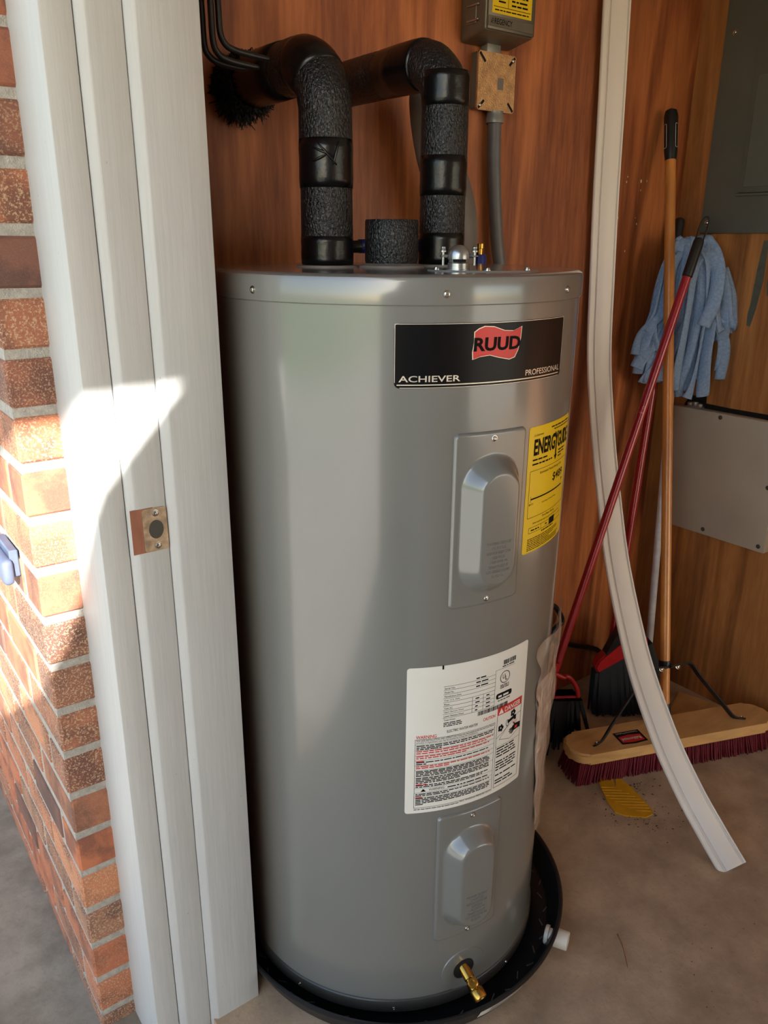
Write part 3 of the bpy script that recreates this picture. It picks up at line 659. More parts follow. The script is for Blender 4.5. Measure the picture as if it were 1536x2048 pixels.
# ------------------------------------------------------------------ insulated pipes
def arc_pipe(x, y, z0, zr, rb, yend, n=14):
    """rises from the heater and turns along +Y into the back wall"""
    pts = [(x, y, z0 + (zr - rb - z0) * i / 6) for i in range(7)]
    for i in range(1, n + 1):
        a = PI / 2 * i / n; pts.append((x, y + rb - rb * math.cos(a), zr - rb + rb * math.sin(a)))
    for i in range(1, 7): pts.append((x, y + rb + (yend - y - rb) * i / 6, zr))
    return pts
def insul(name, lab, x, y, R0, zr, rb, tapes, seams):
    T = thing(name, lab, 'pipe', (x, y, ZT + .004), 'insulated pipes on top of the heater')
    core = arc_pipe(x, y, ZT + .004, zr, rb, -.001)
    rad = [R0 * (1 + .01 * math.sin(i * 1.7)) for i in range(len(core))]
    link('foam_sleeve', tube(core, rad, 36), 'black_foam', T, 1)
    for z0, z1, k in tapes:
        pts = [(x, y, z0 + (z1 - z0) * i / 5) for i in range(6)]
        link('tape_band', tube(pts, [R0 * 1.012] + [R0 * (1.022 + .008 * math.sin(i * 2.3 + k)) for i in range(4)] + [R0 * 1.012], 36), 'black_tape', T, 1)
    for i0, i1 in seams:
        seg = core[i0:i1 + 1]; link('tape_band', tube(seg, [R0 * 1.015] + [R0 * 1.04] * (len(seg) - 2) + [R0 * 1.015], 36), 'black_tape', T, 1)
    return T
TL = insul('insulated_pipe', 'thicker black foam pipe nearest the doorway, its wrap wrinkled halfway up', -1.412, -.308, .0425, 1.655, .075, [(1.351, 1.395, 0), (1.468, 1.54, 1)], [(12, 19), (21, 25)])
TR = insul('insulated_pipe', 'black foam pipe behind the silver cable clamp, turning towards the wall', -1.203, -.353, .0395, 1.672, .07, [(1.351, 1.402, 0), (1.462, 1.525, 2), (1.60, 1.655 - .003, 1)], [(18, 22)])
# loose wrinkles of tape on the thicker pipe
for k, (a0, z0, a1, z1) in enumerate(((-150, 1.525, -105, 1.512), (-140, 1.532, -100, 1.50), (-95, 1.535, -108, 1.50), (-150, 1.505, -120, 1.515))):
    pts = [(-1.412 + .0445 * math.cos(math.radians(a0 + (a1 - a0) * i / 6)), -.308 + .0445 * math.sin(math.radians(a0 + (a1 - a0) * i / 6)), z0 + (z1 - z0) * i / 6) for i in range(7)]
    link('tape_wrinkle', tube(pts, [.0006, .0015, .002, .0022, .002, .0015, .0006], 8), 'black_tape', TL, 1)
# fibrous collar where the thicker pipe meets the wall
bm = bmesh.new()
for k in range(1500):
    a = random.uniform(0, 2 * PI); low = max(0, -math.sin(a)); r0 = .0415; y0 = random.uniform(-.075, -.003)
    r1 = r0 + random.uniform(.003, .012) + low * random.uniform(.0, .026) * (1 if y0 > -.05 else .3)
    p = Vector((-1.412 + r0 * math.cos(a), y0, 1.655 + r0 * math.sin(a))); e = a + random.uniform(-.35, .35)
    q = Vector((-1.412 + r1 * math.cos(e), min(-.002, y0 + random.uniform(-.012, .012)), 1.655 + r1 * math.sin(e)))
    ring_sweep(bm, [p, (p + q) / 2 + Vector((random.uniform(-.004, .004), random.uniform(-.004, .004), 0)), q], [.0022, .0016, .0007], 3, False)
for p in bm.verts: p.co.y = min(p.co.y, -.0015)
o = link('frayed_fibre', bm, 'black_bristle', TL); o['kind'] = 'stuff'
# foam stub on the centre port and a crossing pipe
ST = thing('foam_stub', 'short black foam collar standing between the two insulated pipes', 'pipe insulation', (-1.318, -.36, ZT + .006))
bm = bmesh.new(); lathe(bm, [(.018, ZT + .0065), (.0435, ZT + .0065), (.0445, ZT + .01), (.0445, ZT + .072), (.043, ZT + .075), (.02, ZT + .075), (.018, ZT + .072)], (-1.318, -.36), 40); link('foam_ring', bm, 'black_foam', ST, 40)
RP = thing('relief_pipe', 'thin pipe with blue tape passing behind the foam collar', 'pipe', (-1.30, -.2, 1.38))
link('pipe_run', tube([(-1.395, -.225, 1.376), (-1.13, -.225, 1.381)], .011, 14), 'black_plastic', RP, 1)
link('blue_tape', tube([(-1.29, -.225, 1.3785), (-1.18, -.225, 1.3798)], .0125, 14), 'blue_plastic', RP, 1)
sp_pts = spline([(-1.052, -.10, 1.685), (-1.035, -.10, 1.64), (-1.005, -.10, 1.56), (-.96, -.10, 1.46), (-.945, -.10, 1.39), (-.938, -.10, 1.34), (-.935, -.10, 1.30)], 6)
SP_ = tag(link('slanted_tube', tube(sp_pts, [.048 * max(.12, math.sin(PI * (.06 + .88 * i / (len(sp_pts) - 1)))) ** .5 for i in range(len(sp_pts))], 28), 'grey_foam', None, 1), 'grey rounded tube slanting behind the insulated pipe with the cable clamp', 'tube')
BV = thing('brass_valve', 'small brass valve with a dark blue body behind the heater top', 'valve', (-.862, -.08, 1.30))
bm = bmesh.new(); lathe(bm, [(0, 1.20), (.0165, 1.20), (.0165, 1.356), (.0145, 1.36), (0, 1.36)], (-.862, -.085), 20); link('valve_body', bm, 'blue_plastic', BV, 40)
bm = bmesh.new(); lathe(bm, [(0, 1.36), (.009, 1.36), (.009, 1.372), (.0115, 1.373), (.0115, 1.383), (0, 1.384)], (-.862, -.085), 16); link('valve_cap', bm, 'brass', BV, 40)

# ------------------------------------------------------------------ items on the back wall
JB = thing('junction_box', 'speckled metal junction box below the timer housing', 'junction box', (-.778, 0, 1.72))
link('box_body', box(bmesh.new(), (-.833, -.022, 1.668), (-.724, -.0005, 1.781), .002, 1), 'box_bronze', JB)
x0, z0, ww, hh = -.8355, 1.6655, .114, .1165; c_ = .016
poly = [(c_, 0), (ww - c_, 0), (ww, c_), (ww, hh - c_), (ww - c_, hh), (c_, hh), (0, hh - c_), (0, c_)]
poly = [(0, .004), (.004, 0), (ww - .004, 0), (ww, .004), (ww, hh - .004), (ww - .004, hh), (.004, hh), (0, hh - .004)]
bm = bmesh.new(); prism(bm, poly, lambda u, v: Vector((x0 + u, -.0225, z0 + v)), lambda u, v: Vector((x0 + u, -.0275, z0 + v)))
bmesh.ops.bevel(bm, geom=[e for e in bm.edges if e.calc_face_angle(0) > .5], offset=.0012, segments=2, affect='EDGES')
cv = link('cover_plate', bm, 'box_galvanised', JB, 30)
for u, v, a in ((.012, .012, -45), (ww - .012, .012, 45), (.012, hh - .012, 45), (ww - .012, hh - .012, -45)):
    bm = box(bmesh.new(), (-.012, -.001, -.0028), (.012, .0005, .0028), .0008, 1); R = Matrix.Rotation(math.radians(a), 3, 'Y')
    for q in bm.verts: q.co = R @ q.co + Vector((x0 + u, -.0277, z0 + v))
    link('corner_slot', bm, 'void_black', cv)
screw(cv, (x0 + .009, -.0277, z0 + .010), (0, -1, 0), .004); screw(cv, (x0 + ww - .010, -.0277, z0 + hh - .010), (0, -1, 0), .004)
bm = box(bmesh.new(), (x0 + .060, -.0281, z0 + .045), (x0 + .077, -.0274, z0 + .068)); link('paper_tag', bm, 'grey_foam', cv)
bm = bmesh.new(); lathe(bm, [(0, .0), (.0205, .0), (.0205, .012), (.019, .014), (.019, .024), (0, .024)], seg=24, axis=((-.772, -.014 - .006, 1.643), (0, 0, 1))); link('conduit_connector', bm, 'connector_grey', JB, 40)
FC = thing('flexible_conduit', 'grey ribbed conduit hanging from the junction box behind the heater', 'conduit', (-.75, -.03, 1.2))
path = spline([(-.772, -.02, 1.655), (-.770, -.022, 1.56), (-.7625, -.026, 1.46), (-.752, -.028, 1.38), (-.735, -.03, 1.30), (-.70, -.03, 1.10)], 22)
link('conduit_sheath', tube(path, [.0148 + .0009 * (i % 2) for i in range(len(path))], 20), 'conduit_grey', FC, 1)
# timer housing
TB = thing('timer_housing', 'bronze-grey metal timer housing with a yellow label, cut off by the top of the view', 'electrical box', (-.796, 0, 1.95))
bm = box(bmesh.new(), (-.868, -.0802, 1.795), (-.7235, -.0005, 2.06), .006, 3)
for v in bm.verts:
    if v.co.z < 1.82: v.co.z -= (.0 if v.co.y < -.06 else 0); 
    if v.co.z < 1.81 and v.co.y < -.07: v.co.z += .011
link('housing_body', bm, 'box_bronze', TB, 40)
link('front_cover', box(bmesh.new(), (-.8655, -.0842, 1.809), (-.7275, -.0795, 2.055), .004, 2), 'box_bronze', TB, 40)
ns = link('name_strip', box(bmesh.new(), (-.8635, -.0856, 1.8145), (-.7325, -.084, 1.834), .0006, 1), 'box_bronze', TB)
def emb(bm):
    ff = lambda s, t: Vector((s, -.0859, t))
    put_text(bm, 'REGENCY', -.848, 1.8195, .052, .0105, ff, .012)
    line(bm, [(-.8585, 1.8205), (-.8535, 1.8295), (-.8505, 1.8255), (-.8585, 1.8205)], .001, ff); line(bm, [(-.8555, 1.8205), (-.8505, 1.8205)], .001, ff)
prints(ns, 'ink_black', 'embossed_text', emb)
yl = link('yellow_label', box(bmesh.new(), (-.855, -.0848, 1.8395), (-.7395, -.0841, 2.03)), 'label_yellow', TB)
def ylab(bm):
    ff = lambda s, t: Vector((s, -.0852, t))
    for t in (1.8515, 1.8715, 1.893, 1.92): line(bm, [(-.852, t), (-.743 if t != 1.8715 else -.81, t)], .0011, ff)
    line(bm, [(-.81, 1.8515), (-.81, 2.0)], .0011, ff); words(bm, -.848, -.748, 1.8445, .0032, ff)
    for t in (1.86, 1.881): words(bm, -.838, -.814, t, .0042, ff)
    for t in (1.857, 1.865, 1.8735, 1.882): words(bm, -.80, -.752, t, .0045, ff)
prints(yl, 'ink_black', 'label_print', ylab)
hz = link('latch_hasp', box(bmesh.new(), (-.8705, -.052, 1.823), (-.8675, -.022, 1.862), .001, 1), 'box_bronze', TB)
for z in (1.829, 1.857): link('hasp_bar', box(bmesh.new(), (-.8745, -.062, z - .0016), (-.869, -.026, z + .0016), .001, 1), 'zinc', hz)
link('conduit_nipple', box(bmesh.new(), (-.81, -.026, 1.778), (-.768, -.004, 1.80), .003, 2), 'connector_grey', TB, 40)
# bent steel rods hung inside by the doorway
HR_ = thing('hanger_hook', 'set of three bent black steel hook rods hanging beside the doorway', 'hook', (-1.62, -.25, 1.95))
link('mount_plate', box(bmesh.new(), (-1.6635, -.30, 1.90), (-1.655, -.20, 2.02), .002, 1), 'black_steel', HR_)
for i, (yy, x_, zb, xe) in enumerate(((-.252, -1.560, 1.662, -1.478), (-.25, -1.571, 1.648, -1.497), (-.235, -1.5785, 1.646, -1.510))):
    pts = spline([(-1.657, yy, 1.965 + .012 * i), (-1.61, yy, 1.955), (x_ - .010, yy, 1.90), (x_ - .004, yy, 1.80), (x_, yy, 1.72), (x_ + .001, yy, zb + .02), (x_ + .008, yy, zb + .004), (x_ + .022, yy - .001, zb - .003), (x_ + .05, yy - .002, zb - .0065), (xe, yy - .003, zb - .009 + .001 * i)], 6)
    bm = bmesh.new(); ring_sweep(bm, pts, [.0048] * (len(pts) - 6) + [.0048, .0046, .0044, .0042, .004, .0036, .003][-6:], 12); link('hook_rod', bm, 'black_steel', HR_, 1)

# ------------------------------------------------------------------ electrical panel and cover on the right wall
EP = thing('electrical_panel', 'dark olive-grey breaker panel cover at the upper right', 'electrical panel', (0, -.28, 1.41))
link('panel_cover', box(bmesh.new(), (-.010, -.50, 1.413), (-.0005, -.082, 2.2), .0025, 2), 'panel_grey', EP, 30)
pd = link('panel_door', box(bmesh.new(), (-.0165, -.42, 1.516), (-.0098, -.186, 2.1), .003, 2), 'panel_grey', EP, 30)
link('door_lip', box(bmesh.new(), (-.0185, -.43, 1.5085), (-.0098, -.181, 1.5145), .001, 1), 'panel_grey', pd)
link('door_inset', box(bmesh.new(), (-.0185, -.41, 1.53), (-.0160, -.2, 1.80), .0012, 1), 'panel_grey', pd)
for y, z in ((-.112, 1.911), (-.102, 1.441)): screw(EP, (-.010, y, z), (-1, 0, 0), .0062, h=.005)
WB = thing('wall_cover', 'flat grey metal cover plate low on the wall behind the brooms', 'cover plate', (0, -.24, .55))
bm = box(bmesh.new(), (-.030, -.432, .546), (-.0005, -.075, .9205), .003, 2)
link('cover_plate', bm, 'cover_grey', WB, 30)
for y, z in ((-.24, .909), (-.236, .563), (-.413, .563), (-.412, .739)): screw(WB, (-.030, y, z), (-1, 0, 0), .0052, mat='heater_dark_rim', h=.002)
bm = bmesh.new(); prism(bm, [(-.10, .921), (-.108, .938), (-.118, .952), (-.17, .957), (-.172, .936), (-.25, .934), (-.44, .936), (-.44, .921)], lambda y, z: Vector((-.0006, y, z)), lambda y, z: Vector((-.0016, y, z)))
ho = link('wall_cutout', bm, 'void_black', wr); ho['label'] = 'rough dark cut-out in the plywood above the cover'
CN = thing('cable_connector', 'silver cable connector in the cut-out above the grey cover plate', 'connector', (-.012, -.145, .93))
for i in range(3):
    bm = bmesh.new(); lathe(bm, [(0, 0), (.008, 0), (.0095, .003), (.0095, .012), (.006, .014), (0, .014)], seg=14, axis=((-.012, -.128 - i * .016, .922 + .003 * (i % 2)), (0, 0, 1))); link('lock_nut', bm, 'zinc', CN, 40)
link('clamp_strap', box(bmesh.new(), (-.022, -.17, .921), (-.004, -.12, .9255), .001, 1), 'zinc', CN)
for pts in ([(-.273, 1.395), (-.287, 1.396), (-.289, 1.293), (-.280, 1.214), (-.270, 1.168), (-.260, 1.170), (-.258, 1.20), (-.262, 1.226), (-.266, 1.319)], [(-.300, 1.38), (-.315, 1.39), (-.318, 1.30), (-.306, 1.25), (-.300, 1.28)]):
    bm = bmesh.new(); prism(bm, pts, lambda y, z: Vector((-.0002, y, z)), lambda y, z: Vector((-.0007, y, z))); o = link('paint_smear', bm, 'green_smear', wr); o['label'] = 'grey-green smear of paint'
# pale drips on the back wall
for k in range(16):
    x = random.uniform(-.34, -.16); z = random.uniform(1.36, 1.56); r = random.uniform(.0012, .0032); bm = bmesh.new()
    fanpoly(bm, [(r * math.cos(a * PI / 5), r * 1.5 * math.sin(a * PI / 5)) for a in range(10)], lambda u, v: Vector((x + u, -.0006, z + v))); link('paint_spot', bm, 'label_white', wb)

# ------------------------------------------------------------------ white moulding strip leaning on the back wall
PTS = [(-.405, -.03, 2.15), (-0.3978, -0.03, 1.9414), (-0.385, -0.03, 1.7259), (-0.3731, -0.03, 1.4923), (-0.3594, -0.03, 1.3038), (-0.3544, -0.0395, 1.1041), (-0.3575, -0.0634, 0.968), (-0.3718, -0.1033, 0.8338), (-0.3987, -0.158, 0.7052), (-0.446, -0.2387, 0.5622), (-0.498, -0.3397, 0.4212), (-0.5372, -0.4231, 0.3228), (-0.577, -0.5371, 0.2053), (-0.5969, -0.6281, 0.1216), (-0.6053, -0.7027, 0.058), (-0.6157, -0.776, 0.004)]
path = spline(PTS, 6)
prof = [(-.034, .0), (-.034, .006), (-.031, .0085), (-.022, .0085), (-.020, .0065), (-.0165, .0065), (-.015, .0105), (-.002, .0125), (.012, .0115), (.024, .008), (.0255, .0055), (.029, .0055), (.0305, .009), (.034, .009), (.034, .0)]
face = Vector((-.50, -.86, 0)).normalized(); bm = bmesh.new(); rings = []
for i, p in enumerate(path):
    t = (path[min(i + 1, len(path) - 1)] - path[max(i - 1, 0)]).normalized()
    fz = (face - t * face.dot(t)).normalized(); sd = fz.cross(t).normalized()
    if sd.dot(RT) < 0: sd = -sd
    rings.append([bm.verts.new(p + sd * a + fz * b) for a, b in prof])
for r0, r1 in zip(rings, rings[1:]):
    for j in range(len(prof)): k = (j + 1) % len(prof); bm.faces.new((r0[j], r0[k], r1[k], r1[j]))
bm.faces.new(rings[0]); bm.faces.new(rings[-1][::-1])
tag(link('moulding_strip', bm, 'strip_vinyl', None, 30), 'long white profiled moulding strip bowed against the plywood wall', 'moulding')

# ------------------------------------------------------------------ push broom
dr = Vector((.937, -.35, 0)).normalized(); nn = Vector((.35, .937, 0)).normalized(); Zv = Vector((0, 0, 1))
PC0 = dr * -.20 + nn * -.53
PB = thing('push_broom', 'wide push broom with a tan wooden block, red bristles and long orange-brown handle', 'push broom', (PC0.x, PC0.y, 0))
BZ0, BZ1 = .068, .100
poly = rrect(.640, .108, .042, 8)
bm = bmesh.new(); prism(bm, poly, lambda u, v: PC0 + dr * (u - .320) + nn * (v - .054) + Zv * BZ0, lambda u, v: PC0 + dr * (u - .320) + nn * (v - .054) + Zv * BZ1)
bmesh.ops.bevel(bm, geom=[e for e in bm.edges if abs(e.verts[0].co.z - e.verts[1].co.z) < 1e-5], offset=.006, segments=3, affect='EDGES'); blk = link('block', bm, 'block_wood', PB, 40)
bm = bmesh.new()
for i in range(100):
    for j in range(7):
        c0 = PC0 + dr * (-.30 + i * .60 / 99) + nn * (-.040 + j * .0133) + Zv * (BZ0 + .002)
        for k in range(2):
            e = Vector((c0.x, c0.y, 0)) + dr * (random.uniform(-.005, .005) + (i - 49.5) / 49.5 * .014) + nn * (random.uniform(-.004, .004) + (j - 3) * .0025) + Zv * random.uniform(.0, .004)
            ring_sweep(bm, [c0, (c0 + e) / 2, e], [.0038, .0034, .0022], 3, False)
o = link('bristles', bm, 'red_bristle', PB); o['kind'] = 'stuff'
HB = Vector((-.392, -.42, .098)); HT = Vector((-.139, -.034, 1.727)); hd = (HT - HB).normalized(); HL = (HT - HB).length
at = lambda s: HB + hd * s
link('handle', tube([at(.06 + (HL - .16) * i / 8) for i in range(9)], .0138, 20), 'handle_wood', PB, 40)
link('ferrule', tube([at(-.0), at(.03), at(.075)], [.021, .018, .0155], 18), 'black_plastic', PB, 40)
gp = link('grip', ring_sweep(bmesh.new(), [at(HL - .135), at(HL - .12), at(HL - .11), at(HL - .02), at(HL - .006), at(HL)], [.0145, .0165, .0175, .0185, .0155, .006], 20), 'black_plastic', PB, 40)
ga, gb = frame_from(hd)
vdir = (camo.location - at(HL - .06)).normalized(); vdir = (vdir - hd * vdir.dot(hd)).normalized(); vs_ = hd.cross(vdir)
for an in (-.95, 1.0):
    bm = bmesh.new(); d = vdir * math.cos(an) + vs_ * math.sin(an); e = vdir * -math.sin(an) + vs_ * math.cos(an)
    ff = lambda u, v: at(HL - .105 + v) + (vdir * math.cos(an + u / .0182) + vs_ * math.sin(an + u / .0182)) * .0186
    pts = rrect(.011, .062, .003); line(bm, [(p[0] - .0055, p[1]) for p in pts + pts[:1]], .0012, ff)
    link('grip_label', bm, 'label_white', gp)
# steel brace
def flatbar(pts, wd, th, side):
    bm = bmesh.new(); P = [Vector(p) for p in pts]; rings = []
    for i, p in enumerate(P):
        t = (P[min(i + 1, len(P) - 1)] - P[max(i - 1, 0)]).normalized(); s = (side - t * side.dot(t)).normalized(); m = t.cross(s)
        rings.append([bm.verts.new(p + s * a + m * b) for a, b in ((-wd / 2, -th / 2), (wd / 2, -th / 2), (wd / 2, th / 2), (-wd / 2, th / 2))])
    for r0, r1 in zip(rings, rings[1:]):
        for j in range(4): bm.faces.new((r0[j], r0[(j + 1) % 4], r1[(j + 1) % 4], r1[j]))
    bm.faces.new(rings[0][::-1]); bm.faces.new(rings[-1]); return bm
cl_ = at(.185) - nn * .019
sideN = (hd.cross(dr)).normalized()
for s in (-1, 1):
    foot = PC0 + dr * (.205 * s - (.0 if s > 0 else .025)) + nn * (-.012) + Zv * (BZ1 + .003)
    kn = cl_ + dr * (s * .07) + Zv * .0
    pts = spline([cl_ + dr * (s * .004), cl_ + dr * (s * .045) + Zv * .004, kn + Zv * .0, kn + (foot - kn) * .22 - Zv * .004, kn + (foot - kn) * .72 - Zv * .004, foot + dr * (-s * .008) + Zv * .006, foot + dr * (s * .014) - nn * .008, foot + dr * (s * .024) - nn * .012], 5)
    br = link('brace_arm', flatbar(pts, .015, .0042, nn * -1 + Zv * .9), 'black_steel', PB, 40)
    screw(br, foot + Zv * .003 + dr * (s * .014) - nn * .008, (0, 0, 1), .0052, h=.004); screw(br, cl_ + dr * (s * .026) - nn * .003, (-nn) + Zv * .3, .0052, h=.004)
link('clamp_band', tube([at(.178), at(.196)], .0165, 20), 'black_steel', PB, 40)
# label on the block, reading upside down from the doorway
LB = PC0 + dr * -.135 + nn * -.006; fb = lambda u, v, o=.0006: LB + dr * u + nn * v + Zv * (BZ1 + o)
bm = bmesh.new(); pts = [(-.040, -.030), (.0, -.034), (.040, -.030), (.040, .022), (-.040, .022)]; fanpoly(bm, pts, fb); lb = link('maker_label', bm, 'label_black', blk)
bm = bmesh.new(); fanpoly(bm, [(-.034, -.024), (.0, -.0275), (.034, -.024), (.034, .002), (.0, .006), (-.034, .002)], lambda u, v: fb(u, v, .0009)); link('red_field', bm, 'label_red', blk)
bm = bmesh.new(); put_text(bm, 'Rubbermaid', -.029, -.018, .058, .012, lambda u, v: fb(u, v, .0012), .012, rot180=True); put_text(bm, 'Commercial Products', -.033, .0115, .066, .006, lambda u, v: fb(u, v, .0012), rot180=True); link('label_print', bm, 'label_white', blk)

# ------------------------------------------------------------------ angle brooms
def angle_broom(label, hb, ht, grip_len, loop, capdir, sz=1.0, cap_mat='red_cap', open_cap=True, spread=.16, blen=.2, dzl=0):
    hb, ht = Vector(hb), Vector(ht); d = (ht - hb).normalized(); Ln = (ht - hb).length; A = lambda s: hb + d * s
    B = thing('broom', label, 'broom', (hb.x, hb.y, 0), 'brooms in the corner')
    link('handle', tube([A(-.02 + (Ln - grip_len) * i / 6) for i in range(7)], .0115, 18), 'red_plastic', B, 40)
    g = link('grip', ring_sweep(bmesh.new(), [A(Ln - grip_len - .022), A(Ln - grip_len - .02), A(Ln - .012), A(Ln - .004), A(Ln)], [.012, .0138, .0138, .012, .006], 18), 'black_plastic', B, 40)
    if loop:
        n, b = RT, d; pts = [A(Ln - .005) + n * x + d * y for x, y in ((-.010, 0), (-.011, .03), (-.009, .05), (0, .060), (.009, .05), (.011, .03), (.010, 0))]
        link('hang_loop', tube(spline(pts, 5), .0024, 8), 'black_plastic', B, 1)
    c = Vector(capdir).normalized(); return B, A, d, c
# front broom: open triangular frame over black bristles
B1, A1, d1, c1 = angle_broom('red-handled broom with a hanging loop, crossing in front of the moulding strip', (-.611, -.20, .265), (-.1935, -.2052, 1.400), .082, True, (1, 0, 0))
Q = lambda u, v: Vector((-.640 + u * .80, -.212 - u * .28 + v * 0, v))
cp = [Q(.008, .285), Q(.010, .19), Q(.022, .180), Q(.085, .172), Q(.105, .170), Q(.098, .200), Q(.075, .232), Q(.055, .246), Q(.045, .242), Q(.008, .262)]
link('head_frame', tube(spline(cp, 4), .0062, 10), 'red_cap', B1, 1)
link('socket', tube([(-.618, -.2, .285), (-.628, -.206, .20)], [.0135, .0125], 14), 'red_cap', B1, 40)
bm = bmesh.new()
for i in range(36):
    for j in range(6):
        u = -.02 + i * .126 / 35; p = Vector((-.640 + u * .8, -.212 - u * .28, .186 - u * .14)) + Vector((.3, .8, 0)).normalized() * (-.016 + j * .010)
        q = Vector((-.655 + u * 1.9, -.185 + u * .15, .004)) + Vector((random.uniform(-.010, .010), random.uniform(-.02, .02), random.uniform(0, .012)))
        q += Vector((.3, .8, 0)).normalized() * (-.025 + j * .018)
        ring_sweep(bm, [p, (p + q) / 2, q], [.0052, .0052, .0036], 4, False)
o = link('bristles', bm, 'black_bristle', B1); o['kind'] = 'stuff'
bm = bmesh.new(); ff = lambda u, v: A1(.735 + v) + (vv1 * math.cos(u / .0117) + ww1 * math.sin(u / .0117)) * .0118
vv1 = (camo.location - A1(.7)).normalized(); vv1 = (vv1 - d1 * vv1.dot(d1)).normalized(); ww1 = d1.cross(vv1)
if ww1.dot(RT) < 0: ww1 = -ww1
put_text(bm, 'O', -.002, .010, .0065, .0085, ff); put_text(bm, 'Cedar', -.0075, -.002, .014, .0055, ff); link('maker_mark', bm, 'label_pink', B1)
# rear broom: solid angled head
B2, A2_, d2_, c2 = angle_broom('red broom standing behind the moulding strip, with a slanted solid red head and black bristles', (-.272, -.13, .205), (-.048, -.04, 1.455), .13, False, (1, 0, 0))
bm = bmesh.new(); hx = Vector((-.285, -.165, .20)); du = Vector((.80, -.45, .52)).normalized() ; dvv = Vector((-.35, .1, .93)).normalized(); dw = du.cross(dvv).normalized()
prism(bm, [(-.085, -.030), (.09, -.034), (.095, .0), (.06, .03), (.02, .034), (-.07, .012), (-.088, -.005)], lambda u, v: hx + du * u + dvv * v + dw * .018, lambda u, v: hx + du * u + dvv * v - dw * .018)
bmesh.ops.bevel(bm, geom=list(bm.edges), offset=.004, segments=2, affect='EDGES'); link('broom_head', bm, 'red_cap', B2, 40)
bm = bmesh.new(); prism(bm, [(-.05, .012), (.085, .004), (.075, .048), (.035, .066), (.0, .06)], lambda u, v: hx + du * u + dvv * v + dw * .0145, lambda u, v: hx + du * u + dvv * v - dw * .0145); link('head_shroud', bm, 'black_plastic', B2)
bm = bmesh.new()
for i in range(44):
    for j in range(6):
        u = -.088 + i * .19 / 43; p = hx + du * u - dvv * .028 + dw * (-.015 + j * .006); q = p - dvv * .20 + du * u * .35 + Vector((-.085, -.03, 0)) + Vector((random.uniform(-.010, .010), random.uniform(-.010, .010), 0))
        if q.z < .004: q = p + (q - p) * ((p.z - .004) / (p.z - q.z))
        ring_sweep(bm, [p, (p + q) / 2, q], [.0055, .0056, .004], 4, False)
o = link('bristles', bm, 'black_bristle', B2); o['kind'] = 'stuff'

# ------------------------------------------------------------------ mop, head up
MPt = Vector((-.075, -.085, 1.365))
MP = thing('mop', 'white-handled mop standing upside down, its blue cloth strips hanging over the top', 'mop', (-.10, -.155, 0))
link('handle', tube([(-.105, -.160, .002), (-.0975, -.142, .3), (-.088, -.118, .7), (-.078, -.093, 1.1), (-.074, -.085, 1.33)], .011, 18), 'pole_white', MP, 40)
bm = bmesh.new(); lathe(bm, [(0, 1.30), (.020, 1.30), (.026, 1.33), (.024, 1.365), (.014, 1.372), (0, 1.373)], (MPt.x, MPt.y), 24); link('mop_socket', bm, 'black_plastic', MP, 40)
def ribbon(pts, wd, side, th=.0045, twist=0):
    P = spline(pts, 6); bm = bmesh.new(); rings = []
    for i, p in enumerate(P):
        t = (P[min(i + 1, len(P) - 1)] - P[max(i - 1, 0)]).normalized(); k = i / (len(P) - 1)
        s = (side - t * side.dot(t)).normalized(); m = t.cross(s).normalized()
        an = twist * math.sin(k * PI); s, m = s * math.cos(an) + m * math.sin(an), m * math.cos(an) - s * math.sin(an)
        ww = wd * (.55 + .45 * min(1, k * 4)); cur = .38 * wd
        rings.append([bm.verts.new(p + s * (ww * a) + m * (th * b + cur * (.12 - a * a))) for a, b in ((-.5, .4), (-.3, 1), (0, 1.1), (.3, 1), (.5, .4), (.5, -.4), (.3, -1), (0, -1.1), (-.3, -1), (-.5, -.4))])
    m_ = len(rings[0])
    for r0, r1 in zip(rings, rings[1:]):
        for j in range(m_): bm.faces.new((r0[j], r0[(j + 1) % m_], r1[(j + 1) % m_], r1[j]))
    bm.faces.new(rings[0][::-1]); bm.faces.new(rings[-1]); return bm
cr = Vector((.805, -.593, 0)); cf = Vector((-.56, -.76, 0)).normalized()     # sideways and towards the doorway
def mp(x, z, o): 
    p = Vector((-.085, -.10, 0)) + cr * x + cf * o; p.z = z
    p.x = min(p.x, -.012); p.y = min(p.y, -.012); return p
